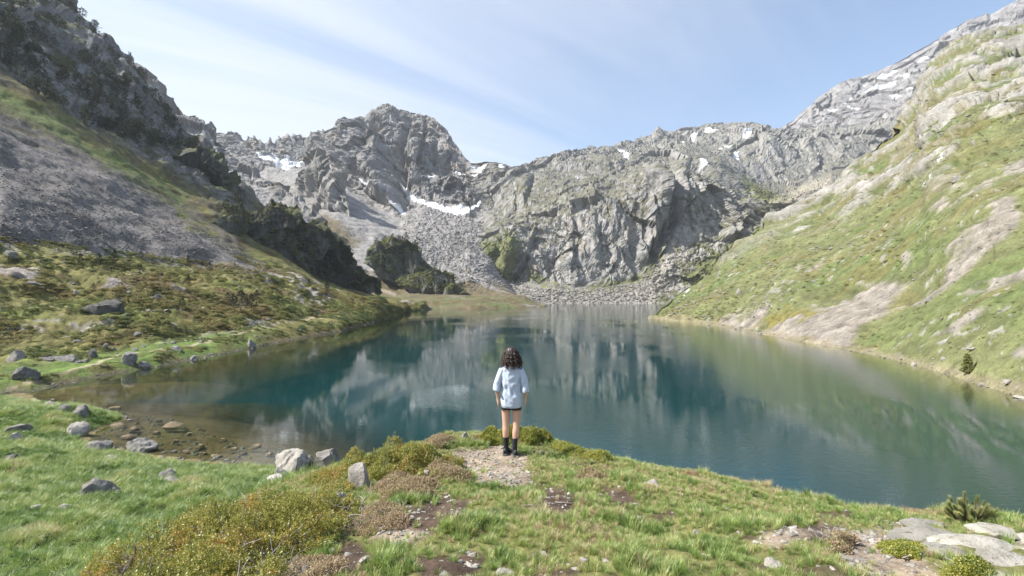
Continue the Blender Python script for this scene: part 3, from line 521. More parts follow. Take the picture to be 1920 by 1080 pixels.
def ground_h(x, y):
    x = np.atleast_1d(np.asarray(x, float)); y = np.atleast_1d(np.asarray(y, float))
    z = base_h(x, y); P3 = np.stack([x, y, np.zeros_like(x)], 1)
    knoll = sstep(5.2, 6.8, z)
    mead = sstep(0.05, .7, z) * (1 - knoll)
    z = z + knoll * (.075 * fbm(P3 / .9, 3) + .022 * fbm(P3 / .22, 3)) + mead * (.48 * np.abs(fbm(P3 / np.array([2.6, 1.7, 1]), 2)) + .06 * fbm(P3 / .5, 3) - .05) + (z < .3) * .04 * fbm(P3 / .8, 3)
    return z
def hit(u, v, d0=2.0, d1=75.0):                  # where the view ray through a photo pixel meets the near ground
    ds = np.geomspace(d0, d1, 700); x = (u - 960) / FPX * ds; zr = CAMZ - (v - HOR) / FPX * ds
    s = zr - ground_h(x, ds); k = np.where(s < 0)[0]
    if len(k) == 0: return None
    i = max(k[0] - 1, 0); j = k[0]; f = s[i] / (s[i] - s[j] + 1e-9) if j > i else 0
    d_ = ds[i] + (ds[j] - ds[i]) * f
    return np.array([(u - 960) / FPX * d_, d_, CAMZ - (v - HOR) / FPX * d_])
us = np.arange(-520, 2440, 6.0); ds = np.geomspace(1.1, 78, 330)
X = (us[None, :] - 960) / FPX * ds[:, None]; Y = np.repeat(ds[:, None], len(us), 1)
Z = ground_h(X.ravel(), Y.ravel())
G = np.stack([X.ravel(), Y.ravel(), Z], 1).reshape(len(ds), len(us), 3).astype(np.float32)
P = G.reshape(-1, 3); U, V = project(P)
n1 = fbm(P / 1.3, 4); n2 = fbm(P / .35, 4); n3 = fbm(P / 6, 3)
# what covers the knoll, in photo pixels: gravel, bare soil, bedrock
GRAVEL = [[(850, 845), (900, 835), (940, 822), (965, 850), (1000, 850), (985, 868), (1000, 905), (960, 918), (900, 910), (880, 880)], [(1000, 845), (1075, 842), (1080, 852), (1000, 858)], [(1545, 1005), (1620, 990), (1680, 1000), (1720, 1040), (1760, 1080), (1640, 1085), (1580, 1050)], [(1640, 978), (1740, 972), (1770, 985), (1700, 1000), (1640, 995)], [(1420, 1000), (1480, 985), (1520, 1000), (1450, 1020)], [(690, 1000), (760, 985), (800, 1000), (740, 1020)]]
SOILP = [[(690, 975), (760, 945), (830, 925), (890, 930), (870, 970), (820, 1000), (760, 1030), (700, 1020)], [(1010, 915), (1060, 905), (1090, 940), (1070, 970), (1010, 965)], [(780, 1045), (880, 1020), (930, 1035), (900, 1090), (780, 1090)], [(1105, 910), (1180, 915), (1210, 950), (1150, 945)], [(1445, 985), (1540, 975), (1600, 985), (1560, 1030), (1470, 1015)], [(1000, 1065), (1090, 1040), (1120, 1060), (1080, 1090), (1010, 1090)], [(1235, 1050), (1300, 1040), (1320, 1060), (1250, 1070)], [(900, 945), (1010, 940), (1005, 965), (900, 968)], [(1330, 1000), (1400, 990), (1420, 1010), (1350, 1020)], [(660, 1000), (560, 1080), (640, 1090), (720, 1040)], [(1690, 1030), (1760, 1050), (1700, 1080)]]
SLAB = [[(1690, 1012), (1760, 998), (1850, 1004), (1930, 992), (1960, 1100), (1860, 1090), (1800, 1040), (1740, 1030)]]
kn = sstep(5.0, 6.3, P[:, 2])
m_gr = np.max([sstep(-10, 8, poly_sd(U, V, s) + 10 * n1 + 6 * n2) for s in GRAVEL], axis=0) * kn
m_so = np.max([sstep(-10, 8, poly_sd(U, V, s) - 5 + 12 * n1 + 8 * n2) for s in SOILP], axis=0) * kn
m_sl = np.max([sstep(-10, 6, poly_sd(U, V, s) + 12 * n1 + 6 * n2) for s in SLAB], axis=0) * kn
m_so = np.maximum(m_so, kn * sstep(.45, .62, fbm(P / .55 + 40, 4)) * .8)
C = np.tile(np.float32((0.15, 0.15, 0.055)), (len(P), 1)) * (1 + .3 * n2)[:, None]
C = mixc(C, (0.16, 0.115, 0.06), kn * sstep(.05, .4, n1) * .7)
mead = (1 - kn) * sstep(0, .3, P[:, 2])
C = mixc(C, np.tile(np.float32((0.09, 0.14, 0.04)), (len(P), 1)) * (1 + .3 * n1)[:, None], mead)
C = mixc(C, (0.12, 0.085, 0.035), mead * sstep(.25, .5, fbm(P / 2.2 + 8, 4)) * .7)
C = mixc(C, np.tile(np.float32(SOIL), (len(P), 1)) * (1 + .4 * n2)[:, None], m_so)
C = mixc(C, np.tile(np.float32((0.27, 0.215, 0.16)), (len(P), 1)) * (1 + .35 * n2)[:, None], m_gr)
C = mixc(C, np.tile(np.float32((0.46, 0.42, 0.37)), (len(P), 1)) * (1 + .2 * n1 + .25 * n2)[:, None], m_sl * sstep(-.35, -.05, n1 + .5 * n2))
bed = sstep(.15, -.05, P[:, 2])
C = mixc(C, np.tile(np.float32((0.16, 0.115, 0.065)), (len(P), 1)) * (1 + .45 * n1 + .3 * n2)[:, None], bed)
C = mixc(C, (0.34, 0.30, 0.25), sstep(14, 8, np.hypot((U - 5) * .6, V - 770) + 3 * n1) * mead)
finish('knoll_and_meadow', G, np.clip(C, .008, 1), MAT_GROUND)
COVER = dict(P=P, bare=np.clip(m_gr + m_so + m_sl, 0, 1), gravel=m_gr, soil=m_so, slab=m_sl, mead=mead, kn=kn, U=U, V=V)

# ---------------------------------------------------------------- the lake
us = np.arange(-300, 2300, 16.0); ds = np.concatenate([np.geomspace(8, 120, 220), np.geomspace(125, 860, 60)])
X = (us[None, :] - 960) / FPX * ds[:, None]; Y = np.repeat(ds[:, None], len(us), 1)
lk = np.stack([X.ravel(), Y.ravel(), np.zeros(X.size)], 1)
dep = np.maximum(-base_h(lk[:, 0], lk[:, 1]), 0); dep = np.where(lk[:, 1] > 60, np.maximum(dep, np.minimum((lk[:, 1] - 58) * .12, 9) * 1.0), dep)
dl = np.interp(lk[:, 1], [40, 54, 76, 105, 152, 285, 420], [-52, -51, -50, -50, -49, -61, -100])
dep = np.where(lk[:, 1] > 50, np.clip((lk[:, 0] - dl) * .10, 0, 9), dep); 
dep = np.minimum(dep, np.clip((np.interp(lk[:, 1], [40, 52, 89, 119, 179, 228, 240], [48, 50, 61, 64, 68, 66, 500]) - lk[:, 0]) * .35, 0, 9))
me = raw_mesh('lake', lk, grid_faces(len(ds), len(us)), True, np.stack([np.clip(dep / 10, 0, 1)] * 3, 1).astype(np.float32))
m, n, l = new_mat('lake_water')
g = N(n, 'ShaderNodeNewGeometry')
mw = N(n, 'ShaderNodeMapping'); mw.inputs['Scale'].default_value = (1.0, 1.6, 1); l.new(g.outputs['Position'], mw.inputs['Vector'])
w1 = N(n, 'ShaderNodeTexNoise', i_Scale=1.6, i_Detail=3.0, i_Roughness=0.55); l.new(mw.outputs[0], w1.inputs['Vector'])
w2 = N(n, 'ShaderNodeTexNoise', i_Scale=0.035, i_Detail=2.0); l.new(g.outputs['Position'], w2.inputs['Vector'])
sx = N(n, 'ShaderNodeSeparateXYZ'); l.new(g.outputs['Position'], sx.inputs[0])
wx = N(n, 'ShaderNodeMath', operation='MULTIPLY_ADD', n_1=0.0022); l.new(sx.outputs[0], wx.inputs[0]); l.new(w2.outputs['Fac'], wx.inputs[2])      # the breeze reaches the right-hand water
ws = N(n, 'ShaderNodeMapRange', interpolation_type='SMOOTHSTEP'); ws.inputs['From Min'].default_value = 0.42; ws.inputs['From Max'].default_value = 0.62
ws.inputs['To Min'].default_value = 0.006; ws.inputs['To Max'].default_value = 0.05; l.new(wx.outputs[0], ws.inputs['Value'])
bp = N(n, 'ShaderNodeBump', i_Distance=0.35); l.new(w1.outputs['Fac'], bp.inputs['Height']); l.new(ws.outputs[0], bp.inputs['Strength'])
at = N(n, 'ShaderNodeAttribute', attribute_name='Col')
dr = N(n, 'ShaderNodeMapRange', interpolation_type='SMOOTHSTEP'); dr.inputs['From Min'].default_value = 0.0; dr.inputs['From Max'].default_value = 0.32; dr.inputs['To Min'].default_value = 0.05
l.new(at.outputs['Fac'], dr.inputs['Value'])
cd = N(n, 'ShaderNodeMix', data_type='RGBA'); cd.inputs['A'].default_value = (0.016, 0.040, 0.022, 1); cd.inputs['B'].default_value = (0.003, 0.034, 0.036, 1); l.new(dr.outputs[0], cd.inputs['Factor'])
body = N(n, 'ShaderNodeBsdfDiffuse'); l.new(cd.outputs['Result'], body.inputs['Color'])
tr = N(n, 'ShaderNodeBsdfTransparent', i_Color=(0.80, 0.86, 0.72, 1))
mx = N(n, 'ShaderNodeMixShader'); l.new(dr.outputs[0], mx.inputs[0]); l.new(tr.outputs[0], mx.inputs[1]); l.new(body.outputs[0], mx.inputs[2])
gl = N(n, 'ShaderNodeBsdfGlossy', i_Roughness=0.03); gl.inputs['Color'].default_value = (1, 1, 1, 1); l.new(bp.outputs[0], gl.inputs['Normal'])
fr = N(n, 'ShaderNodeFresnel', i_IOR=1.33); l.new(bp.outputs[0], fr.inputs['Normal'])
mx2 = N(n, 'ShaderNodeMixShader'); l.new(fr.outputs[0], mx2.inputs[0]); l.new(mx.outputs[0], mx2.inputs[1]); l.new(gl.outputs[0], mx2.inputs[2])
o = N(n, 'ShaderNodeOutputMaterial'); l.new(mx2.outputs[0], o.inputs['Surface'])
tag(obj('lake', me, m), kind='structure')
# ground far below everything, out to the horizon
gm = raw_mesh('valley_ground', [(-30000, -30000, -40), (30000, -30000, -40), (30000, 30000, -40), (-30000, 30000, -40)], np.array([[0, 1, 2, 3]]), False, np.tile(np.float32((.1, .11, .05)), (4, 1)))
tag(obj('valley_ground', gm, MAT_SLOPE), kind='structure')
# ---------------------------------------------------------------- stones
def stone_mat(name, s1, s2, c1, c2, c3):
    m, n, l = new_mat(name)
    tcn = N(n, 'ShaderNodeNewGeometry'); oi = N(n, 'ShaderNodeObjectInfo')
    a = N(n, 'ShaderNodeTexNoise', i_Scale=1 / s1, i_Detail=8.0, i_Roughness=.65); l.new(tcn.outputs['Position'], a.inputs['Vector'])
    b = N(n, 'ShaderNodeTexNoise', i_Scale=1 / s2, i_Detail=6.0, i_Roughness=.7); l.new(tcn.outputs['Position'], b.inputs['Vector'])
    r = N(n, 'ShaderNodeValToRGB'); e = r.color_ramp.elements; e[0].position = .36; e[0].color = (*c1, 1); e[1].position = .62; e[1].color = (*c2, 1); l.new(a.outputs['Fac'], r.inputs[0])
    k = N(n, 'ShaderNodeMapRange'); k.inputs['From Min'].default_value = .56; k.inputs['From Max'].default_value = .64; k.inputs['To Max'].default_value = .75; l.new(b.outputs['Fac'], k.inputs['Value'])
    mxn = N(n, 'ShaderNodeMix', data_type='RGBA'); mxn.inputs['B'].default_value = (*c3, 1); l.new(r.outputs[0], mxn.inputs['A']); l.new(k.outputs[0], mxn.inputs['Factor'])
    rv = N(n, 'ShaderNodeMapRange'); rv.inputs['To Min'].default_value = .75; rv.inputs['To Max'].default_value = 1.25; l.new(oi.outputs['Random'], rv.inputs['Value'])
    sc = N(n, 'ShaderNodeVectorMath', operation='SCALE'); l.new(mxn.outputs['Result'], sc.inputs[0]); l.new(rv.outputs[0], sc.inputs['Scale'])
    bp = N(n, 'ShaderNodeBump', i_Strength=.7, i_Distance=s2 * .8); l.new(b.outputs['Fac'], bp.inputs['Height'])
    p = N(n, 'ShaderNodeBsdfPrincipled', i_Roughness=.9); p.inputs['Specular IOR Level'].default_value = .25
    l.new(sc.outputs[0], p.inputs['Base Color']); l.new(bp.outputs[0], p.inputs['Normal'])
    o = N(n, 'ShaderNodeOutputMaterial'); l.new(p.outputs[0], o.inputs['Surface']); return m
MAT_STONE = stone_mat('lichen_stone', .35, .07, (.13, .125, .115), (.27, .255, .235), (.065, .065, .055))
MAT_PALE = stone_mat('pale_stone', .25, .05, (.24, .22, .195), (.40, .375, .335), (.13, .12, .09))
MAT_SHADED = stone_mat('shaded_stone', .6, .12, (.05, .048, .045), (.11, .105, .1), (.03, .035, .02))  # stone colour darkened to carry the shadow on the moor boulder
MAT_SLAB = stone_mat('bedrock', .3, .06, (.25, .235, .20), (.40, .38, .335), (.13, .125, .075))
MAT_WET = stone_mat('sunken_stone', .3, .08, (.12, .095, .06), (.22, .17, .11), (.07, .06, .04))
def stone_mesh(seed, size, planes=11, sub=4, rough=.085, flat=.35):
    rg = np.random.default_rng(seed); bm = bmesh.new(); bmesh.ops.create_icosphere(bm, subdivisions=sub, radius=1.0)
    D = np.array([v.co[:] for v in bm.verts]); F = np.array([[v.index for v in f.verts] for f in bm.faces]); bm.free()
    nn = rg.normal(size=(planes, 3)); nn /= np.linalg.norm(nn, axis=1)[:, None]; h = rg.uniform(.55, 1.0, planes)
    tp = rg.normal(size=3) * .28 + [0, 0, 1]; tp /= np.linalg.norm(tp); nn = np.r_[nn, [[0, 0, -1]], [tp]]; h = np.r_[h, [flat], [rg.uniform(.75, 1.1)]]
    dt = D @ nn.T; r = np.where(dt > .05, h[None] / np.maximum(dt, .05), 9)
    r = -np.log(np.exp(-r * 14).sum(1)) / 14
    r = np.clip(r, .3, 1.25); P_ = D * r[:, None]
    P_ *= 1 + rough * fbm(P_ * 2.2 + seed, 4)[:, None] + rough * .8 * facet(P_ * 3 + seed, seed % 7)[:, None]
    lo, hi = P_.min(0), P_.max(0); P_ = (P_ - (lo + hi) / 2) / (hi - lo) * np.array(size); P_[:, 2] += size[2] / 2
    return raw_mesh('stone', P_, F, False)
def flat_shade(me, ang=28):
    me.polygons.foreach_set('use_smooth', np.ones(len(me.polygons), bool))
    try: me.set_sharp_from_angle(angle=math.radians(ang))
    except Exception: pass
    return me
def grid_hit(G, u, v, tol=4.0):
    P_ = G.reshape(-1, 3); U_, V_ = project(P_); k = np.where((np.hypot(U_ - u, V_ - v) < tol) & (P_[:, 1] > 5))[0]
    if len(k) == 0: return None
    return P_[k[np.argmin(P_[k, 1])]].astype(float)
def boulder(u, v, w, h, label, seed, where=None, mat=None, name='boulder', deep=.85, sink=.42, rz=0, group=None, planes=11, cat='boulder', z=None):
    p = hit(u, v) if where is None else grid_hit(where, u, v, 7)
    if p is None: print('no ground for', label); return None
    if z is not None:
        d_ = (CAMZ - z) / (v - HOR) * FPX; p = px(u, v, d_)
    k = p[1] / FPX * (.88 if name == 'boulder' else 1); sx, sz_ = w * k, h * k
    me = flat_shade(stone_mesh(seed, (sx, sx * deep, sz_ * (1 + sink)), planes, 4 if w > 45 else 3))
    o = obj(name, me, mat or MAT_STONE); o.location = (p[0], p[1] + sx * deep * .3, p[2] - sz_ * sink); o.rotation_euler = (0, 0, rz)
    return tag(o, label, cat, group)
boulder(540, 888, 78, 44, 'large pale boulder with a cracked dark overhang at the meadow shore', 5, mat=MAT_PALE, planes=8)
boulder(577, 884, 34, 34, 'dark boulder wedged behind the large cracked shore boulder', 8)
boulder(528, 893, 36, 20, 'small grey boulder lying in front of the large cracked shore boulder', 6)
boulder(513, 902, 36, 12, 'low pale flat stone beside the large cracked shore boulder', 9, mat=MAT_PALE)
boulder(618, 884, 72, 46, 'rugged grey lichen rock sticking out of the juniper flank', 12, planes=16, z=5.9)
boulder(178, 929, 72, 34, 'angular grey boulder alone in the long meadow grass', 13, planes=9)
boulder(120, 956, 50, 14, 'flat pale slab sunk in the long meadow grass', 15, mat=MAT_PALE, cat='stone')
boulder(66, 952, 22, 6, 'tiny pale stone sunk in grass left of the flat slab', 16, mat=MAT_PALE, cat='stone')
boulder(257, 846, 66, 24, 'wedge shaped grey boulder on the shallow bay shore', 17, planes=8)
boulder(182, 846, 44, 22, 'pair of rounded grey stones below the mossy bank', 18)
boulder(141, 815, 40, 26, 'pale angular boulder set in the mossy bank', 19, mat=MAT_PALE, planes=8)
boulder(24, 812, 52, 18, 'rounded grey boulder in grass behind the small white one', 20)
boulder(22, 829, 40, 20, 'small white boulder in the grass', 21, mat=MAT_PALE)
boulder(149, 777, 46, 20, 'grey domed boulder at the water edge of the mossy bank', 22)
boulder(118, 770, 36, 14, 'dark low boulder between the pale block and the domed boulder', 23)
boulder(95, 763, 26, 12, 'pale block stone at the back of the mossy bank', 24, mat=MAT_PALE)
boulder(185, 778, 22, 9, 'small stone standing alone in the shallow water', 25, cat='stone', z=-.03)
boulder(310, 897, 40, 18, 'dark low boulder half hidden in meadow grass', 26)
boulder(322, 904, 44, 9, 'pale flat slab in front of the dark low boulder', 27, mat=MAT_PALE, cat='stone')
boulder(20, 862, 26, 12, 'small dark stone with brown moss in the meadow', 28, cat='stone')
boulder(210, 862, 30, 9, 'small pale stone behind the meadow edge by the bay', 29, cat='stone')
boulder(672, 916, 40, 46, 'upright white rock outcrop in the heather mound', 30, mat=MAT_PALE, planes=9, name='rock_outcrop')
boulder(745, 893, 38, 13, 'pale rounded rock between heather and juniper mound', 31, mat=MAT_PALE)
boulder(796, 892, 30, 11, 'pale flat rock at the lower edge of the juniper mound', 32, mat=MAT_PALE)
boulder(640, 945, 24, 26, 'narrow pale rock below the upright white outcrop', 33, mat=MAT_PALE)
boulder(871, 822, 16, 14, 'pointed white rock at the tip of the knoll', 34, mat=MAT_PALE, planes=7, cat='rock')
boulder(1216, 911, 52, 10, 'flat pale rock lying in the knoll grass', 35, mat=MAT_PALE, cat='rock')
boulder(1450, 1062, 34, 18, 'white stone in grass below the bare soil patch', 36, mat=MAT_PALE, cat='rock')
boulder(948, 1082, 46, 16, 'pale rounded stone at the foot of the grass tuft', 37, mat=MAT_PALE, cat='rock')
boulder(1305, 998, 18, 8, 'small grey stone beside a dark soil hollow', 38, cat='stone')
boulder(625, 1033, 22, 9, 'small white stone under the juniper', 39, mat=MAT_PALE, cat='stone')
boulder(1415, 1018, 14, 8, 'small white stone next to the gravel', 40, mat=MAT_PALE, cat='stone')
for k_, (u, v, w, h) in enumerate([(1750, 1014, 150, 11), (1850, 1030, 150, 12), (1890, 1004, 110, 9), (1790, 1042, 110, 8), (1905, 1056, 110, 14), (1740, 986, 80, 6)]):
    boulder(u, v, w, h, ['long pale bedrock slab nearest the gravel patch', 'broad pale bedrock slab in the middle of the outcrop', 'upper pale bedrock slab behind the moss cushion', 'low pale bedrock slab beside green moss', 'thick pale bedrock block above the stony ground', 'thin grey bedrock ledge behind the slabs'][k_], 60 + k_, mat=MAT_SLAB, name='bedrock_slab', deep=.7, sink=.9, planes=22, cat='rock', group='pale bedrock slabs')
# left bank
boulder(24, 670, 34, 22, 'upright block shaped boulder on the lakeside turf', 70, G_LEFT, mat=MAT_PALE, planes=7)
boulder(48, 708, 46, 26, 'pale sharp edged boulder above the lakeside path', 71, G_LEFT, planes=8)
boulder(240, 676, 34, 26, 'tilted blue grey boulder beside the lakeside path', 72, G_LEFT, planes=8)
boulder(126, 670, 42, 12, 'cluster of low pale rocks in lakeside heather', 73, G_LEFT, planes=14)
boulder(85, 668, 40, 8, 'low row of pale rocks beside the upright block', 74, G_LEFT)
boulder(176, 664, 18, 18, 'tall narrow grey rock in lakeside heather', 75, G_LEFT)
boulder(470, 645, 22, 16, 'pale boulder at the water edge under brown heather', 76, G_LEFT)
boulder(182, 582, 78, 32, 'big dark boulder half buried in the brown moor', 77, G_LEFT, mat=MAT_SHADED, planes=9)
boulder(142, 545, 16, 10, 'small grey boulder above the big dark boulder', 78, G_LEFT)
boulder(292, 556, 20, 14, 'pale split rock under a small moor pine', 79, G_LEFT)
boulder(15, 474, 26, 14, 'pale boulder at the foot of the grey scree', 80, G_LEFT)
boulder(330, 650, 24, 9, 'flat rock beside the upper path bend', 81, G_LEFT)
boulder(362, 668, 20, 9, 'grey rock on the waterline below the path bend', 82, G_LEFT)
boulder(270, 684, 22, 12, 'dark rock on the waterline below the blue grey boulder', 83, G_LEFT)
boulder(255, 624, 18, 8, 'pale rock on the green turf below the moor', 84, G_LEFT)
boulder(62, 529, 30, 9, 'flat pale rocks on the upper moor', 85, G_LEFT)
boulder(198, 646, 14, 8, 'small pale rock at the edge of the green turf', 86, G_LEFT)
boulder(140, 637, 18, 7, 'dark flat rock in the middle of the green turf', 87, G_LEFT)
# right bank
boulder(1796, 332, 26, 12, 'pale boulder below the little waterfall', 90, G_RIGHT, mat=MAT_PALE)
boulder(1386, 542, 14, 9, 'lone pale boulder on the far grassy slope', 91, G_RIGHT, mat=MAT_PALE)
boulder(1822, 652, 18, 5, 'flat white rock on the grass above the small pine', 92, G_RIGHT, mat=MAT_PALE, cat='rock')
boulder(1770, 668, 14, 6, 'small pale rock left of the small pine', 93, G_RIGHT, mat=MAT_PALE, cat='rock')
boulder(1888, 712, 16, 7, 'pale rock on the right bank above the waterline', 94, G_RIGHT, mat=MAT_PALE, cat='rock')
boulder(1837, 725, 14, 6, 'pinkish rock at the right waterline below the pine', 95, G_RIGHT, mat=MAT_PALE, cat='rock')
boulder(1712, 682, 16, 7, 'pale block at the right waterline', 96, G_RIGHT, mat=MAT_PALE, cat='rock')
boulder(1910, 750, 26, 6, 'long flat rock touching the water on the right bank', 97, G_RIGHT, mat=MAT_PALE, cat='rock')
boulder(1740, 560, 22, 9, 'grey rock on grass under the scree tongue', 98, G_RIGHT, cat='rock')
# stones lying under the clear water of the bay
SUNK = [(325, 802, 40, 9), (215, 802, 34, 6), (250, 806, 22, 6), (375, 838, 18, 5), (295, 812, 14, 5), (405, 858, 22, 6), (270, 832, 20, 6), (355, 815, 12, 5), (420, 826, 16, 5), (330, 828, 12, 5), (210, 768, 26, 5), (455, 852, 16, 5), (480, 838, 24, 6), (240, 820, 26, 6), (300, 790, 12, 4), (385, 852, 12, 5), (440, 842, 12, 4), (350, 848, 14, 5), (505, 852, 18, 5), (228, 790, 14, 5)]
for k_, (u, v, w, h) in enumerate(SUNK):
    boulder(u, v, w, h, 'flat brown stone lying under the shallow bay water', 120 + k_, mat=MAT_WET, name='sunken_stone', group='stones under the shallow bay water', sink=.5, cat='stone', z=random.uniform(-.16, -.05))
# ---------------------------------------------------------------- plants
def leaf_mat(name, cols, scale, rough=.65, transl=.35, inst=False):
    m, n, l = new_mat(name)
    g = N(n, 'ShaderNodeNewGeometry')
    r = N(n, 'ShaderNodeValToRGB'); e = r.color_ramp.elements
    while len(e) < len(cols): e.new(.5)
    for i, (p_, c) in enumerate(cols): e[i].position = p_; e[i].color = (*c, 1)
    if inst:
        at = N(n, 'ShaderNodeAttribute', attribute_type='INSTANCER', attribute_name='tint'); src = at.outputs['Fac']
    else:
        a = N(n, 'ShaderNodeTexNoise', i_Scale=1 / scale, i_Detail=3.0, i_Roughness=.6); l.new(g.outputs['Position'], a.inputs['Vector'])
        ad = N(n, 'ShaderNodeMath', operation='MULTIPLY_ADD', n_1=.3); l.new(g.outputs['Random Per Island'], ad.inputs[0]); l.new(a.outputs['Fac'], ad.inputs[2])
        sb = N(n, 'ShaderNodeMapRange', clamp=True); l.new(ad.outputs[0], sb.inputs['Value']); sb.inputs['From Min'].default_value = .38; sb.inputs['From Max'].default_value = .92; sb.inputs['To Min'].default_value = .2; sb.inputs['To Max'].default_value = .8; src = sb.outputs[0]
    l.new(src, r.inputs[0])
    dfn = N(n, 'ShaderNodeBsdfDiffuse'); l.new(r.outputs[0], dfn.inputs['Color'])
    tln = N(n, 'ShaderNodeBsdfTranslucent'); l.new(r.outputs[0], tln.inputs['Color'])
    mxn = N(n, 'ShaderNodeMixShader', n_0=transl); l.new(dfn.outputs[0], mxn.inputs[1]); l.new(tln.outputs[0], mxn.inputs[2])
    gs = N(n, 'ShaderNodeBsdfGlossy', i_Roughness=.45); gs.inputs['Color'].default_value = (1, 1, 1, 1); mg = N(n, 'ShaderNodeMixShader', n_0=.035); l.new(mxn.outputs[0], mg.inputs[1]); l.new(gs.outputs[0], mg.inputs[2])
    o = N(n, 'ShaderNodeOutputMaterial'); l.new(mg.outputs[0], o.inputs['Surface']); return m
MAT_JUN = leaf_mat('juniper_leaf', [(.25, (.12, .15, .035)), (.42, (.27, .28, .06)), (.64, (.37, .33, .075)), (.80, (.44, .22, .07))], .4)
MAT_BUSH = leaf_mat('bright_shrub_leaf', [(.30, (.16, .20, .035)), (.5, (.32, .34, .06)), (.7, (.38, .35, .075))], .15)
MAT_HEATH = leaf_mat('heather_leaf', [(.28, (.22, .20, .08)), (.42, (.33, .24, .14)), (.56, (.44, .31, .22)), (.70, (.36, .34, .13))], .18)
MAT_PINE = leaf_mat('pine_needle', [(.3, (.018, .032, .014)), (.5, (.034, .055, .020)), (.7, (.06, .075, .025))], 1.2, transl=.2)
MAT_PINEL = leaf_mat('pale_pine_needle', [(.3, (.18, .22, .07)), (.5, (.30, .34, .11)), (.7, (.42, .38, .16))], .08, transl=.3)  # lighter green needles for the dwarf pine and the right bank pine
MAT_GRASS = leaf_mat('grass_blade', [(0, (.16, .25, .065)), (.35, (.30, .40, .11)), (.6, (.43, .46, .165)), (.8, (.53, .46, .26)), (1, (.46, .31, .21))], .3, transl=.45, inst=True)
MAT_CLUMP = leaf_mat('heath_clump_leaf', [(0, (.11, .15, .045)), (.4, (.22, .225, .065)), (.7, (.27, .235, .08)), (1, (.24, .165, .085))], .5, transl=.3, inst=True)
def bark(name, c1, c2, s):
    m, n, l = new_mat(name); g = N(n, 'ShaderNodeNewGeometry'); a = N(n, 'ShaderNodeTexNoise', i_Scale=1 / s, i_Detail=5.0); l.new(g.outputs['Position'], a.inputs['Vector'])
    r = N(n, 'ShaderNodeValToRGB'); e = r.color_ramp.elements; e[0].position = .35; e[0].color = (*c1, 1); e[1].position = .65; e[1].color = (*c2, 1); l.new(a.outputs['Fac'], r.inputs[0])
    p = N(n, 'ShaderNodeBsdfPrincipled', i_Roughness=.85); l.new(r.outputs[0], p.inputs['Base Color']); o = N(n, 'ShaderNodeOutputMaterial'); l.new(p.outputs[0], o.inputs['Surface']); return m
MAT_TWIG = bark('bare_twig', (.18, .15, .135), (.40, .355, .33), .03); MAT_BARK = bark('pine_bark', (.07, .05, .038), (.17, .125, .095), .1)

def tubes(paths, sides=4):
    """paths: list of (points (k,3), radii (k)) -> vertices and quads"""
    V_, F_ = [], []; o_ = 0
    for pts, rad in paths:
        pts = np.asarray(pts, float); k = len(pts); tg = np.gradient(pts, axis=0); tg /= np.linalg.norm(tg, axis=1)[:, None] + 1e-9
        ref = np.where(np.abs(tg[:, 2:3]) < .9, np.array([[0, 0, 1.0]]), np.array([[1.0, 0, 0]])); a = np.cross(tg, ref); a /= np.linalg.norm(a, axis=1)[:, None] + 1e-9; b = np.cross(tg, a)
        an = np.arange(sides) / sides * 2 * np.pi
        ring = pts[:, None] + (a[:, None] * np.cos(an)[None, :, None] + b[:, None] * np.sin(an)[None, :, None]) * np.asarray(rad)[:, None, None]
        V_.append(ring.reshape(-1, 3)); i = np.arange(k - 1)[:, None] * sides; j = np.arange(sides)[None]; j2 = (j + 1) % sides
        F_.append(np.stack([i + j, i + j2, i + sides + j2, i + sides + j], 2).reshape(-1, 4) + o_); o_ += k * sides
    return np.concatenate(V_), np.concatenate(F_)
def rot_to(D, rg):
    """random frames (n,3,3) whose third axis is D"""
    D = D / (np.linalg.norm(D, axis=1)[:, None] + 1e-9); r = rg.normal(size=D.shape); a = np.cross(D, r); a /= np.linalg.norm(a, axis=1)[:, None] + 1e-9
    return np.stack([a, np.cross(D, a), D], 2)
def spread(TV, TF, pos, D, scl, rg):
    """put a small template on many points -> one mesh"""
    R_ = rot_to(D, rg); V_ = np.einsum('nij,kj->nki', R_, TV) * np.asarray(scl)[:, None, None] + pos[:, None]
    F_ = TF[None] + (np.arange(len(pos)) * len(TV))[:, None, None]
    return V_.reshape(-1, 3), F_.reshape(-1, TF.shape[1])
def sprig(rg, nl=7, w=.2, up=.9):                 # short shoot with little leaves, unit length
    V_, F_ = [], []
    for i in range(nl):
        t = i / nl; a = i * 2.4; base = np.array([0, 0, t * .75]); out = np.array([math.cos(a), math.sin(a), up + rg.uniform(-.3, .3)]); out /= np.linalg.norm(out)
        sd = np.cross(out, [0, 0, 1]); sd /= np.linalg.norm(sd) + 1e-9; L = .42 * (1.1 - .4 * t); k = len(V_)
        V_ += [base, base + out * L * .55 + sd * w * .5, base + out * L, base + out * L * .55 - sd * w * .5]
        F_ += [(k, k + 1, k + 2), (k, k + 2, k + 3)]
    return np.array(V_), np.array(F_)
def needles(rg, n=16, w=.05, spreadv=.7):
    V_, F_ = [], []
    for i in range(n):
        a = i * 2.4; t = (i / n) * .7; out = np.array([math.cos(a) * spreadv, math.sin(a) * spreadv, .6 + t]); out /= np.linalg.norm(out); sd = np.cross(out, [0, 0, 1]); sd /= np.linalg.norm(sd) + 1e-9; k = len(V_)
        b = np.array([0, 0, t * .8]); V_ += [b - sd * w, b + sd * w, b + out * .5]; F_ += [(k, k + 1, k + 2)]
    return np.array(V_), np.array(F_)
def in_poly(u, v, pts):
    return poly_sd(np.array([u], float), np.array([v], float), pts)[0] > 0
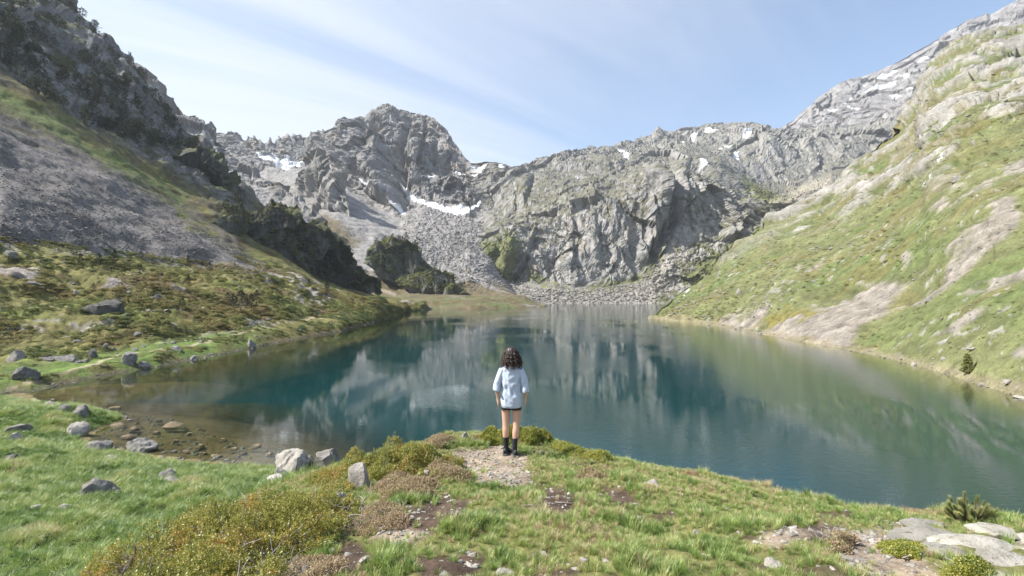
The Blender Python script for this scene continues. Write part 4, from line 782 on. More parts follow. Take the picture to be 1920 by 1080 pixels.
def shrub(name, label, cat, poly, H, n, leaf, mat, seed, bare=0.0, twigs=0, dense=1.0, group=None, edge=45, lumps=.5, tdir=None):
    """a low shrub covering the ground inside an outline"""
    rg = np.random.default_rng(seed); pts = np.array([hit(u, v) for u, v in poly]); c = pts.mean(0); q = pts[:, :2]
    lo, hi = q.min(0), q.max(0); xy = rg.uniform(lo, hi, (n * 3, 2)); sd = poly_sd(xy[:, 0], xy[:, 1], q); sc = np.sqrt((hi - lo).prod()); ew = edge / 100.0 * min(hi - lo) * .5
    P3 = np.c_[xy, np.zeros(len(xy))]; sd = sd + .7 * ew * fbm(P3 / .3 + seed, 3)
    k = np.where(sd > 0)[0][:n]; xy = xy[k]; sd = sd[k]; P3 = P3[k]; gz = ground_h(xy[:, 0], xy[:, 1])
    nz = fbm(P3 / .45 + seed * 3, 3); hgt = H * np.clip(sd / ew, 0, 1) ** .7 * (1 + lumps * 1.5 * nz)
    hole = fbm(P3 / .35 + seed * 7 + 50, 3) > (.42 - bare)
    lay = rg.random(len(k)) ** .45; keep = ~(hole & (rg.random(len(k)) < .8))
    pos = np.c_[xy, gz + hgt * (.25 + .75 * lay)]
    gx = (fbm((P3 + [.03, 0, 0]) / .45 + seed * 3, 3) - nz) / .03; gy = (fbm((P3 + [0, .03, 0]) / .45 + seed * 3, 3) - nz) / .03
    D = np.c_[-gx * H * lumps, -gy * H * lumps, np.ones(len(k)) * .8] + rg.normal(size=(len(k), 3)) * .45
    root = empty(name, (float(c[0]), float(c[1]), float(c[2]))); tag(root, label, cat, group); L_ = np.array(root.location)
    TV, TF = sprig(rg); V_, F_ = spread(TV, TF, pos[keep] - L_, D[keep], leaf * rg.uniform(.7, 1.3, keep.sum()), rg)
    tag(obj('foliage', raw_mesh('foliage', V_, F_, False), mat, root), kind='stuff')
    paths = []; hs = np.where(hole)[0] if hole.sum() > 20 else np.arange(len(k))
    for i in range(twigs):
        j = rg.choice(hs) if rg.random() < .8 else rg.integers(len(k)); p = np.r_[xy[j], gz[j] + hgt[j] * rg.uniform(.15, .55)]; dv = rg.normal(size=3) * [1, 1, .25] + (np.array(tdir) if tdir is not None else 0) + [0, 0, .35]; dv /= np.linalg.norm(dv); ps = [p]
        m_ = rg.integers(5, 9); st_ = rg.uniform(.03, .055) * (1.0 if H > .3 else .5)
        for _ in range(m_):
            dv = dv + rg.normal(size=3) * .35; dv /= np.linalg.norm(dv); p = p + dv * st_; ps.append(p)
        r0 = rg.uniform(.0022, .005) * (1.4 if H > .3 else .8); paths.append((np.array(ps) - L_, np.linspace(r0, r0 * .35, len(ps))))
    # woody stems that carry the shrub
    for i in range(8):
        j = rg.integers(len(k)); paths.append((np.array([np.r_[xy[j], gz[j] - .03], np.r_[xy[j] + rg.normal(size=2) * .03, gz[j] + hgt[j] * .5], np.r_[xy[j] + rg.normal(size=2) * .06, gz[j] + hgt[j] * .9]]) - L_, [.008, .006, .003]))
    V_, F_ = tubes(paths); tag(obj('branches', raw_mesh('branches', V_, F_, True), MAT_TWIG, root), kind='stuff')
    return root
shrub('juniper_shrub', 'big sprawling olive and orange juniper with bare grey twigs left of soil', 'shrub', [(105, 1130), (190, 1095), (290, 1035), (400, 1000), (480, 975), (580, 955), (640, 940), (655, 975), (630, 1020), (560, 1060), (480, 1130), (250, 1200)], .31, 22000, .048, MAT_JUN, 1, .12, 420, tdir=(.4, -.2, .1), edge=60)
shrub('juniper_shrub', 'olive juniper spilling over the flank behind the grey lichen rock', 'shrub', [(585, 905), (640, 885), (690, 872), (690, 900), (660, 930), (610, 925)], .30, 6000, .045, MAT_JUN, 2, .0, 20)
shrub('juniper_mound', 'domed orange tipped juniper cushion over pale rocks beside the gravel', 'shrub', [(655, 900), (690, 868), (740, 852), (800, 850), (850, 868), (866, 885), (800, 895), (740, 890), (700, 905)], .32, 9500, .044, MAT_JUN, 3, -.1, 30, lumps=.35, edge=80)
shrub('low_shrub', 'bright yellow green shrub at the knoll edge behind the person', 'shrub', [(900, 822), (930, 815), (975, 815), (1010, 822), (1040, 832), (1000, 836), (950, 832), (910, 830)], .30, 8000, .042, MAT_BUSH, 4, -.2, 10, lumps=.3, edge=90)
shrub('low_shrub', 'yellow green shrub strip along the knoll edge right of the person', 'shrub', [(1035, 832), (1090, 850), (1150, 866), (1140, 874), (1080, 862), (1030, 842)], .13, 5000, .038, MAT_BUSH, 5, -.1, 6)
shrub('heather_clump', 'brown heather clump in front of the juniper cushion', 'heather', [(690, 925), (730, 900), (800, 902), (830, 915), (800, 935), (730, 940)], .13, 4500, .034, MAT_HEATH, 6, .0, 30)
shrub('heather_clump', 'reddish heather clump between juniper cushion and gravel', 'heather', [(790, 880), (850, 878), (885, 892), (870, 905), (810, 905)], .13, 3500, .034, MAT_HEATH, 7, .0, 20)
shrub('heather_clump', 'faded heather clump at the edge of the dark soil', 'heather', [(660, 975), (710, 945), (760, 955), (770, 975), (720, 1000), (670, 1010)], .08, 3200, .03, MAT_HEATH, 8, .05, 60)
shrub('heather_clump', 'grey brown heather clump at the foot of the big juniper', 'heather', [(500, 1085), (580, 1045), (640, 1040), (660, 1085), (580, 1110)], .07, 3200, .028, MAT_HEATH, 9, .1, 120)
shrub('heather_clump', 'pinkish heather clump on the knoll edge left of the shrub', 'heather', [(790, 834), (830, 822), (860, 824), (850, 836), (800, 842)], .12, 2200, .045, MAT_HEATH, 10, 0, 10)
shrub('heather_clump', 'small dark heather clump in the grass right of the person', 'heather', [(1075, 892), (1110, 884), (1140, 895), (1110, 906), (1080, 902)], .09, 1500, .04, MAT_HEATH, 11, 0, 16)
shrub('heather_clump', 'dead purplish heather patch on the bare stony ground', 'heather', [(1540, 1018), (1580, 1005), (1610, 1018), (1590, 1035), (1550, 1038)], .05, 900, .035, MAT_HEATH, 14, .1, 50)
shrub('moss_cushion', 'yellow green moss cushion beside the bedrock slabs', 'moss', [(1640, 1020), (1690, 1018), (1740, 1030), (1720, 1048), (1660, 1040)], .05, 2500, .03, MAT_BUSH, 15, -.3, 0)
shrub('moss_cushion', 'yellow green moss cushion below the bedrock slabs', 'moss', [(1760, 1070), (1820, 1052), (1850, 1070), (1820, 1090), (1760, 1090)], .06, 2500, .03, MAT_BUSH, 16, -.3, 0)

# dwarf pine on the knoll edge
def dwarf_pine(u, v, wpx, hpx, label, seed):
    rg = np.random.default_rng(seed); p = hit(u, v); k = p[1] / FPX; W, Hh = wpx * k, hpx * k; root = empty('dwarf_pine', tuple(p)); tag(root, label, 'pine')
    paths, pos, D, sc = [], [], [], []
    for i in range(64):
        a = rg.uniform(0, 6.28); rr_ = math.sqrt(rg.random()) * W * .5; tip = np.array([math.cos(a) * rr_, math.sin(a) * rr_ * .7, Hh * rg.uniform(.25, 1.0) * (1.1 - .5 * (rr_ / (W * .5)) ** 2)])
        mid = tip * [.6, .6, .35] + rg.normal(size=3) * .01; paths.append((np.array([[0, 0, -.03], mid, tip]), [.009, .006, .003]))
        dv = tip - mid; dv /= np.linalg.norm(dv)
        for q in range(4):
            pos.append(tip - dv * .016 * q); D.append(dv + [0, 0, .25]); sc.append(.06 * rg.uniform(.85, 1.15))
    V_, F_ = tubes(paths, 5); obj('branches', raw_mesh('branches', V_, F_), MAT_BARK, root)
    TV, TF = needles(rg, 44, .026, 1.3); V_, F_ = spread(TV, TF, np.array(pos), np.array(D), np.array(sc), rg); obj('needles', raw_mesh('needles', V_, F_, False), MAT_PINEL, root)
dwarf_pine(1812, 978, 92, 46, 'bushy dwarf pine at the knoll edge beside the bedrock slabs', 3)

# pines
def pine_data(seed, shape='cone', n_br=46, per=5, nd=14, cl=.085):
    rg = np.random.default_rng(seed); paths = []; pos, D, sc = [], [], []
    tz = np.linspace(0, 1, 7); tr = np.c_[fbm(np.c_[tz * 2, tz * 0 + seed, tz * 0], 2) * .03, fbm(np.c_[tz * 2, tz * 0 + seed + 9, tz * 0], 2) * .03, tz - .02]; paths.append((tr, np.linspace(.026, .004, 7)))
    for i in range(n_br):
        t = (i + rg.random()) / n_br; z0 = .06 + .92 * t if shape == 'cone' else .22 + .74 * t
        R_ = ((1 - t) ** .8 * .26 + .035) if shape == 'cone' else (.30 * math.sin(math.pi * min(1, t * .8 + .25)) + .04)
        R_ *= rg.uniform(.65, 1.2); a = i * 2.4 + rg.uniform(-.4, .4); dr = np.array([math.cos(a), math.sin(a), rg.uniform(-.1, .35)]); b0 = np.array([np.interp(z0, tz, tr[:, 0]), np.interp(z0, tz, tr[:, 1]), z0])
        tip = b0 + dr * R_ + [0, 0, .02]; paths.append((np.array([b0, b0 * .5 + tip * .5 - [0, 0, .01], tip]), [.007, .005, .002]))
        for q in range(per):
            f = rg.uniform(.35, 1.05); pos.append(b0 + (tip - b0) * f + rg.normal(size=3) * .02); D.append(dr * .6 + [0, 0, .6] + rg.normal(size=3) * .35); sc.append(cl * rg.uniform(.7, 1.3))
    TV, TF = needles(rg, nd, .11 if nd < 12 else .085, .9)
    return tubes(paths, 5), spread(TV, TF, np.array(pos), np.array(D), np.array(sc), rg)
def pine_tree(name, label, p, h, seed, shape, mat, group=None):
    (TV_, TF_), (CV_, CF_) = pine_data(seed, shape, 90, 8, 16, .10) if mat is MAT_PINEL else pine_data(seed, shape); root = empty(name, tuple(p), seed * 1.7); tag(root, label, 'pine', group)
    obj('trunk', raw_mesh('trunk', TV_ * h, TF_), MAT_BARK, root); obj('crown', raw_mesh('crown', CV_ * h, CF_, False), mat, root); return root
def tree_on(G_, u, v, hpx, label, seed, shape='cone', mat=None, name='pine_tree', group=None):
    p = grid_hit(G_, u, v, 6)
    if p is None: print('no ground for', label); return
    p[2] -= .15; return pine_tree(name, label, p, hpx * p[1] / FPX, seed, shape, mat or MAT_PINE, group)
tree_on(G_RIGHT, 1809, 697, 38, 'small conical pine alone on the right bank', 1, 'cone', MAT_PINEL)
for k_, (u, v, h, sh, lab) in enumerate([(455, 580, 42, 'round', 'tallest pine of the moor clump with a bare trunk'), (440, 578, 33, 'round', 'left pine of the moor clump beside the tallest one'), (470, 579, 34, 'round', 'dense right pine of the moor clump'), (481, 560, 22, 'round', 'small bushy pine behind the moor clump'),
        (348, 576, 20, 'round', 'round low pine alone on the brown moor'), (395, 507, 20, 'round', 'dark round pine casting shadow under the scree'), (218, 492, 26, 'cone', 'dark pine on the upper moor next to a paler pine'), (184, 492, 24, 'cone', 'pale pine between two pines under the scree'), (152, 494, 24, 'cone', 'thin pale pine on the upper moor'),
        (265, 481, 16, 'round', 'low bushy pine at the scree edge'), (351, 494, 20, 'cone', 'thin grey pine at the lower scree edge'), (353, 528, 18, 'cone', 'small pine in the middle of the moor'), (290, 553, 18, 'round', 'small pine growing over the split rock'), (618, 548, 24, 'cone', 'pine at the moor crest below the wooded crag'),
        (578, 530, 14, 'cone', 'small pine beside the stones under the wooded crag'), (268, 501, 10, 'cone', 'tiny pine below the low bushy pine'), (208, 505, 9, 'cone', 'tiny pine below the dark upper pine'), (175, 538, 13, 'round', 'dark shrubby pine near the pale stone streak'), (430, 558, 16, 'round', 'yellowish bushy pine left of the moor clump')]):
    tree_on(G_LEFT, u, v, h, lab, 10 + k_, sh, group=None)
# far pines: one mesh each, too small to show parts
FARP = []
for s in range(5):
    (TV_, TF_), (CV_, CF_) = pine_data(50 + s, 'cone' if s % 2 else 'round', 26, 3, 8, .13); me = raw_mesh('far_pine', np.r_[TV_, CV_], [TF_, CF_ + len(TV_)], False)
    me.materials.append(MAT_BARK); me.materials.append(MAT_PINE); mi = np.r_[np.zeros(len(TF_), np.int32), np.ones(len(CF_), np.int32)]; me.polygons.foreach_set('material_index', mi); FARP.append(me)
def far_pines(G_, n, region, h, label, group, seed, ok=None):
    rg = np.random.default_rng(seed); P_ = G_.reshape(-1, 3); U_, V_ = project(P_); sd = poly_sd(U_, V_, region); k = np.where(sd > 0)[0]
    if ok is not None: k = k[ok(P_[k], U_[k], V_[k])]
    k = rg.choice(k, min(n, len(k)), replace=False)
    for i in k:
        o_ = obj('pine_tree', FARP[rg.integers(5)]); s = h * rg.uniform(.55, 1.25); o_.location = P_[i].astype(float) - [0, 0, .3]; o_.scale = (s * rg.uniform(.9, 1.4),) * 2 + (s,); o_.rotation_euler = (0, 0, rg.uniform(0, 6.28)); tag(o_, label, 'pine', group)
far_pines(CRAGS['wooded'], 75, [(385, 385), (430, 376), (520, 392), (600, 432), (640, 452), (668, 505), (640, 500), (600, 462), (520, 425), (400, 405)], 7.5, 'dark pine on the shaded crag above the moor', 'pines on the shaded crag', 1)
far_pines(CRAGS['wooded'], 22, [(660, 490), (715, 540), (690, 545), (600, 520), (600, 480)], 6.0, 'dark pine in the shade at the foot of the long crag', 'pines at the foot of the crag', 2)
far_pines(CRAGS['knob'], 46, [(695, 480), (712, 440), (760, 436), (795, 470), (805, 498), (770, 480), (730, 480)], 9, 'dark pine on top of the round knob beside the boulder field', 'pines on the round knob', 3)
far_pines(CRAGS['low'], 22, [(750, 525), (780, 495), (830, 498), (870, 545), (820, 535), (790, 520)], 6.5, 'small pine on the low shrubby knob by the spit', 'pines on the low knob', 4)
far_pines(G_LEFT, 85, [(-120, -160), (0, -70), (110, -5), (230, 105), (330, 232), (430, 330), (420, 345), (330, 285), (220, 270), (100, 205), (0, 140), (-120, 60)], 10.5, 'dark pine on the steep wooded mountainside above the scree', 'pines on the wooded mountainside', 5)
far_pines(CRAGS['band'], 28, [(225, 255), (300, 265), (400, 300), (462, 375), (440, 368), (380, 310), (300, 285)], 6.5, 'dark pine on the cliff band above the green strip', 'pines on the cliff band', 6)

# ---------------------------------------------------------------- grass, heath and loose stones: nobody could count them
def scatter(name, pts, rot, scl, tint, idx, protos, mat, label, cat):
    me = bpy.data.meshes.new(name); me.vertices.add(len(pts)); me.vertices.foreach_set('co', np.asarray(pts, np.float32).ravel())
    for nm, ty, dat, key in (('rot', 'FLOAT_VECTOR', rot, 'vector'), ('scl', 'FLOAT_VECTOR', scl, 'vector'), ('tint', 'FLOAT', tint, 'value'), ('idx', 'INT', idx, 'value')):
        a = me.attributes.new(nm, ty, 'POINT'); a.data.foreach_set(key, np.asarray(dat, np.int32 if ty == 'INT' else np.float32).ravel())
    o_ = obj(name, me, mat); ng = bpy.data.node_groups.new(name, 'GeometryNodeTree')
    ng.interface.new_socket('Geometry', in_out='INPUT', socket_type='NodeSocketGeometry'); ng.interface.new_socket('Geometry', in_out='OUTPUT', socket_type='NodeSocketGeometry')
    nn, ll = ng.nodes, ng.links; gi = nn.new('NodeGroupInput'); go = nn.new('NodeGroupOutput'); ip = nn.new('GeometryNodeInstanceOnPoints'); gt = nn.new('GeometryNodeGeometryToInstance')
    for pme in reversed(protos):
        po = bpy.data.objects.new(pme.name, pme); oi = nn.new('GeometryNodeObjectInfo'); oi.inputs['Object'].default_value = po; oi.inputs['As Instance'].default_value = True; ll.new(oi.outputs['Geometry'], gt.inputs[0])
    def attr(nm, ty):
        x = nn.new('GeometryNodeInputNamedAttribute'); x.data_type = ty; x.inputs['Name'].default_value = nm; return x.outputs['Attribute']
    ll.new(gi.outputs[0], ip.inputs['Points']); ll.new(gt.outputs[0], ip.inputs['Instance']); ip.inputs['Pick Instance'].default_value = True
    ll.new(attr('idx', 'INT'), ip.inputs['Instance Index']); ll.new(attr('rot', 'FLOAT_VECTOR'), ip.inputs['Rotation']); ll.new(attr('scl', 'FLOAT_VECTOR'), ip.inputs['Scale']); ll.new(ip.outputs[0], go.inputs[0])
    md = o_.modifiers.new('scatter', 'NODES'); md.node_group = ng
    return tag(o_, label, cat, kind='stuff')
def tuft_mesh(seed, n=26, w=.035, lean=.55):
    rg = np.random.default_rng(seed); V_, F_ = [], []
    for i in range(n):
        a = rg.uniform(0, 6.28); b = np.array([math.cos(a), math.sin(a), 0]) * rg.uniform(0, .32); h = rg.uniform(.55, 1.1); a2 = a + rg.uniform(-1, 1); out = np.array([math.cos(a2), math.sin(a2), 0]) * rg.uniform(.1, lean) * h; sd = np.array([-math.sin(a2), math.cos(a2), 0]) * w; k = len(V_)
        V_ += [b - sd, b + sd, b + out * .35 + [0, 0, h * .6] + sd * .8, b + out * .35 + [0, 0, h * .6] - sd * .8, b + out + [0, 0, h * .95]]; F_ += [(k, k + 1, k + 2), (k, k + 2, k + 3), (k + 3, k + 2, k + 4)]
    me = raw_mesh('grass_tuft', np.array(V_), np.array(F_), False); me.materials.append(MAT_GRASS); return me
TUFTS = [tuft_mesh(s, 34 if s < 3 else 46, .022 if s < 3 else .017, .45 + .12 * s) for s in range(5)]
rg = np.random.default_rng(5)
CP = COVER['P'].reshape(330, -1, 3); nc_ = CP.shape[1]
def near_points(n, xr, yr, want):
    x = rg.uniform(*xr, n); y = rg.uniform(*yr, n); ui = ((x / y * FPX + 960) + 520) / 6.0; di = np.log(y / 1.1) / np.log(78 / 1.1) * 329
    ok = (ui > 0) & (ui < nc_ - 1) & (di > 0) & (di < 329); x, y, ui, di = x[ok], y[ok], ui[ok], di[ok]; i = di.round().astype(int) * nc_ + ui.round().astype(int)
    z = ground_h(x, y); k = want(x, y, z, i); return x[k], y[k], z[k], i[k]
# knoll turf: denser and lusher in clumps
def want_knoll(x, y, z, i):
    P3 = np.c_[x, y, 0 * x]; pr = (1 - COVER['bare'][i]) * (.28 + 1.0 * np.clip(fbm(P3 / .45 + 3, 3) + .3, 0, 1)); return (z > 5.6) & (rg.random(len(x)) < np.clip(pr, 0.012, 1))
x, y, z, i = near_points(120000, (-6, 8), (2.2, 12), want_knoll)
P3 = np.c_[x, y, 0 * x]; lush = sstep(.0, .5, fbm(P3 / .5 + 21, 3)); dry = fbm(P3 / .9 + 60, 3); crest = sstep(7.95, 7.55, z)
u_ = 960 + x / y * FPX; tawny = crest * sstep(1200, 1320, u_) * sstep(-.15, .2, fbm(P3 / .6 + 90, 3)); tint = np.clip(.46 + .2 * fbm(P3 / .25 + 33, 2) + .22 * rg.normal(size=len(x)) - .14 * lush + .34 * dry + .08 * crest + .42 * tawny, 0, 1); s = (.038 + .065 * lush * rg.random(len(x)) + .02 * rg.random(len(x)))
scatter('knoll_grass', np.c_[x, y, z - .01], np.c_[rg.normal(size=len(x)) * .15, rg.normal(size=len(x)) * .15, rg.uniform(0, 6.28, len(x))], np.c_[s * 1.1, s * 1.1, s * rg.uniform(.8, 1.3, len(x))], tint, rg.integers(0, 5, len(x)), TUFTS, MAT_GRASS, 'short green and straw coloured grass on the knoll', 'grass')
def want_mead(x, y, z, i):
    return (z > .12) & (z < 6.0) & (rg.random(len(x)) < np.where(z > 4.5, .5, 1.0))
x, y, z, i = near_points(95000, (-55, 4), (8, 52), want_mead)
P3 = np.c_[x, y, 0 * x]; lush = fbm(P3 / 2.5 + 5, 4); tint = np.clip(.24 + .12 * rg.normal(size=len(x)) + .5 * lush + .25 * fbm(P3 / .8, 2), 0, .85); s = (.22 + .12 * rg.random(len(x)) + .10 * lush) * np.interp(y, [8, 20, 45], [.75, 1, 1.25])
wind = np.c_[.35 + .25 * lush + rg.normal(size=len(x)) * .25, rg.normal(size=len(x)) * .25, rg.uniform(-.5, .5, len(x))]
scatter('meadow_grass', np.c_[x, y, z - .03], wind, np.c_[s * 1.35, s * 1.35, s * .8], tint, rg.integers(0, 5, len(x)), TUFTS, MAT_GRASS, 'long soft green grass in the lakeside meadow', 'grass')
# the rest of the forest on the mountainside reads as one mass
_fr = [(-150, -180), (0, -70), (110, -5), (230, 105), (330, 232), (430, 330), (420, 345), (330, 285), (220, 262), (100, 195), (0, 130), (-150, 30)]
P_ = G_LEFT.reshape(-1, 3); U_, V_ = project(P_); k = np.where((poly_sd(U_, V_, _fr) > 0) & (fbm(P_ / 45 + 3, 3) > -.15))[0]; k = rg.choice(k, 620); n_ = len(k); s = rg.uniform(4.5, 11, n_); w_ = s * rg.uniform(.9, 1.5, n_)
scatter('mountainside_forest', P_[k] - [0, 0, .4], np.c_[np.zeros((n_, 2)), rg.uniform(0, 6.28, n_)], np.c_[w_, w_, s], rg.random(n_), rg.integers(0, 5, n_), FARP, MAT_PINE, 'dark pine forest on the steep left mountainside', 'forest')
# heath clumps on the left bank
def clump_mesh(seed):
    rg_ = np.random.default_rng(seed); d_ = rg_.normal(size=(90, 3)); d_ /= np.linalg.norm(d_, axis=1)[:, None]; d_[:, 2] = np.abs(d_[:, 2]); pos = d_ * [.5, .5, .42] * rg_.uniform(.7, 1.05, 90)[:, None]
    TV, TF = sprig(rg_, 4, .5, .8); V_, F_ = spread(TV, TF, pos, d_ + rg_.normal(size=d_.shape) * .3, rg_.uniform(.16, .3, 90), rg_); me = raw_mesh('heath_clump', V_, F_, False); me.materials.append(MAT_CLUMP); return me
CL = [clump_mesh(s) for s in range(4)]
def left_points(n, want, jit=.6):
    P_ = G_LEFT.reshape(-1, 3); B_ = np.repeat(B_LEFT, G_LEFT.shape[1]); U_, V_ = project(P_); k = np.where(want(P_, B_, U_, V_))[0]; w_ = np.minimum(P_[k, 1], 200) ** 1.4; k = rg.choice(k, n, p=w_ / w_.sum()); return P_[k] + np.c_[rg.normal(size=(n, 2)) * .15, np.zeros(n)], U_[k], V_[k], B_[k]
scp = [(-500, -40), (-200, 92), (0, 205), (100, 255), (200, 316), (330, 388), (345, 430), (420, 470), (500, 512), (420, 497), (330, 484), (200, 470), (80, 452), (-60, 440), (-500, 430)]
def want_heath(P_, B_, U_, V_):
    f = fbm(P_ / 9 + 4, 4) + .5 * fbm(P_ / 2.5, 3); return (B_ > 1.5) & (B_ < 5.2) & (f > np.where(B_ > 3.1, -.12, np.where(B_ < 2.5, -.1, .14))) & (poly_sd(U_, V_, scp) < 2) & (U_ > -150)
p, U_, V_, B_ = left_points(15000, want_heath); s = rg.uniform(.5, 1.25, len(p)) * np.interp(p[:, 1], [55, 120, 300], [.55, .95, 1.5]); brown = fbm(p / 16 + 9, 4)
tint = np.clip(.42 + .55 * brown + .16 * rg.normal(size=len(p)) - .25 * (B_ < 3), 0, 1)
scatter('moor_heath', p - [0, 0, .08], np.c_[np.zeros((len(p), 2)), rg.uniform(0, 6.28, len(p))], np.c_[s * 1.3, s * 1.3, s * .75], tint, rg.integers(0, 4, len(p)), CL, MAT_CLUMP, 'low olive and brown heath covering the left moor', 'heath')
# tussocks on the lower right slope
P_ = G_RIGHT.reshape(-1, 3); U_, V_ = project(P_); f_ = fbm(P_ / 12 + 4, 4); sc_ = np.max([poly_sd(U_, V_, s) for s in SC], axis=0); k = np.where((P_[:, 2] > .9) & (P_[:, 1] < 260) & (sc_ < 4) & (f_ > -.25))[0]
k = rg.choice(k, 4000); p = P_[k] + np.c_[rg.normal(size=(len(k), 2)) * .3, np.zeros(len(k))]; s = rg.uniform(.2, .5, len(p)) * np.clip(p[:, 1] / 90, .6, 2.0); tint = np.clip(.5 + .35 * fbm(p / 14 + 4, 4) + .13 * rg.normal(size=len(p)), 0, 1)
scatter('slope_tussocks', p - [0, 0, .05], np.c_[np.zeros((len(p), 2)), rg.uniform(0, 6.28, len(p))], np.c_[s * 1.6, s * 1.6, s * .28], tint, rg.integers(0, 4, len(p)), CL, MAT_CLUMP, 'yellow green tussocks on the right slope', 'grass')
# scrub on the knobs by the far shore
for nm, key, n_, lab in (('knob_scrub', 'knob', 420, 'dark scrub on the round knob beside the boulder field'), ('low_knob_scrub', 'low', 420, 'green scrub on the low knob by the spit'), ('crag_scrub', 'wooded', 700, 'dark scrub on the shaded crag above the moor')):
    P_ = CRAGS[key].reshape(-1, 3); k = rg.choice(np.where(fbm(P_ / 14 + 2, 3) > -.05)[0], n_); p = P_[k]; s = rg.uniform(1.5, 4.5, n_) * (.7 if key == 'wooded' else 1)
    scatter(nm, p - [0, 0, .5], np.c_[np.zeros((n_, 2)), rg.uniform(0, 6.28, n_)], np.c_[s, s, s * .8], np.clip(rg.normal(size=n_) * .12 + (.3 if key == 'low' else .05), 0, 1), rg.integers(0, 4, n_), CL, MAT_CLUMP, lab, 'scrub')
# loose stones
PEB = []
for s in range(4):
    me = stone_mesh(400 + s, (1, .85, .6), 8, 2, .04); me.name = 'loose_stone'; me.materials.append(MAT_STONE); PEB.append(me)
PEBP = []
for s in range(4):
    me = stone_mesh(410 + s, (1, .8, .55), 8, 1, .02); me.name = 'pebble'; me.materials.append(MAT_PALE); PEBP.append(me)
def rocks(name, p, s, protos, label, cat='stones'):
    n_ = len(p); scatter(name, p - np.c_[np.zeros((n_, 2)), s * .18], np.c_[rg.normal(size=(n_, 2)) * .25, rg.uniform(0, 6.28, n_)], np.c_[s * rg.uniform(.8, 1.3, n_), s * rg.uniform(.8, 1.2, n_), s * rg.uniform(.6, 1.1, n_)], rg.random(n_), rg.integers(0, 4, n_), protos, MAT_STONE, label, cat)
p, U_, V_, B_ = left_points(24000, lambda P_, B_, U_, V_: (poly_sd(U_, V_, scp) > -14) & (U_ > -80) & (rg.random(len(U_)) < np.interp(V_, [200, 330, 480], [.12, .4, 1])))
rocks('scree_stones', p, .12 + .9 * rg.random(len(p)) ** 9 + .2 * rg.random(len(p)), PEB, 'loose grey stones of the left scree slope')
p, U_, V_, B_ = left_points(1400, lambda P_, B_, U_, V_: (B_ > 1.9) & (B_ < 5) & (fbm(P_ / 11 + 70, 3) > .22)); rocks('moor_stones', p, .25 + 1.0 * rg.random(len(p)) ** 3, PEB, 'scattered grey stones on the left moor')
def grid_points(G_, n, region, jit):
    P_ = G_.reshape(-1, 3); U_, V_ = project(P_); k = np.where(poly_sd(U_, V_, region) > 0)[0]; k = rg.choice(k, n); return P_[k] + rg.normal(size=(n, 3)) * [jit, jit, 0]
p = grid_points(G_PEAK, 8000, [(740, 400), (800, 385), (880, 405), (930, 425), (955, 470), (945, 535), (860, 548), (800, 500)], 2.0); rocks('boulder_field', p, 0.8 + 4.0 * rg.random(len(p)) ** 8, PEB, 'field of grey boulders below the peak', 'boulders')
p = grid_points(G_MASSIF, 4200, [(950, 520), (1010, 540), (1080, 545), (1200, 530), (1240, 480), (1290, 460), (1290, 510), (1240, 560), (1225, 570), (1000, 570), (950, 565)], 1.5); rocks('talus', p, 1.0 + 3.5 * rg.random(len(p)) ** 3, PEBP, 'pale broken stones along the far shore', 'stones')
P_ = G_RIGHT.reshape(-1, 3); k = np.where((P_[:, 2] > .5) & (fbm(P_ / 14 + 11, 3) + .5 * fbm(P_ / 60, 2) > .1) & (P_[:, 1] < 320))[0]; k = rg.choice(k, 1700); p = P_[k]; rocks('slope_stones', p, np.clip(p[:, 1] / 130, .4, 2) * (.2 + .8 * rg.random(len(p)) ** 5), PEB, 'scattered pale stones on the right slope')
x, y, z, i = near_points(90000, (-4, 8), (2.3, 11), lambda x, y, z, i: (z > 5.8) & (rg.random(len(x)) < np.clip(COVER['gravel'][i] * .75 + COVER['soil'][i] * .14 + .004, 0, 1))); rocks('gravel', np.c_[x, y, z], .012 + .05 * rg.random(len(x)) ** 3, PEBP, 'loose pale gravel on the worn ground of the knoll', 'gravel')
x, y, z, i = near_points(26000, (-45, -5), (26, 52), lambda x, y, z, i: (z < .06) & (z > -.7) & (rg.random(len(x)) < .18)); rocks('bay_stones', np.c_[x, y, z], .08 + .35 * rg.random(len(x)) ** 3, [m_.copy() for m_ in PEB], 'small stones on the shallow bay floor')
for G_, nm, lab in ((G_RIGHT, 'right_shore_stones', 'small stones along the right waterline'), (G_LEFT, 'left_shore_stones', 'small stones along the left waterline')):
    P_ = G_.reshape(-1, 3); k = np.where((P_[:, 2] > -.15) & (P_[:, 2] < .35) & (P_[:, 1] < 240) & (P_[:, 1] > 30))[0]; k = rg.choice(k, 900); p = P_[k] + rg.normal(size=(900, 3)) * [.3, .3, 0]; rocks(nm, p, np.clip(p[:, 1] / 110, .4, 1.6) * (.10 + .6 * rg.random(len(p)) ** 6), PEB, lab)
# dry sticks
for k_, (u, v, L_, a, lab) in enumerate([(672, 992, .14, 1.2, 'short bleached stick standing out of the soil'), (885, 942, .12, -1.0, 'bleached stick on the soil in front of the gravel'), (980, 950, .22, .15, 'thin curved stick lying by the grass tuft'), (1040, 942, .2, -.05, 'thin straight stick across the bare soil')]):
    p = hit(u, v); r2 = np.random.default_rng(k_); pts = np.array([[t * L_ * math.cos(a), 0.02 * math.sin(t * 3 + k_), .012 + max(0, math.sin(a)) * t * L_ * .7 + .006 * r2.random()] for t in np.linspace(0, 1, 7)])
    V_, F_ = tubes([(pts, np.linspace(.006, .003, 7)), (np.array([pts[3], pts[3] + [.02, .02, .015], pts[3] + [.035, .045, .02]]), [.003, .0025, .0015])], 5); o_ = obj('dry_stick', raw_mesh('dry_stick', V_, F_), MAT_TWIG); o_.location = tuple(p); tag(o_, lab, 'stick')
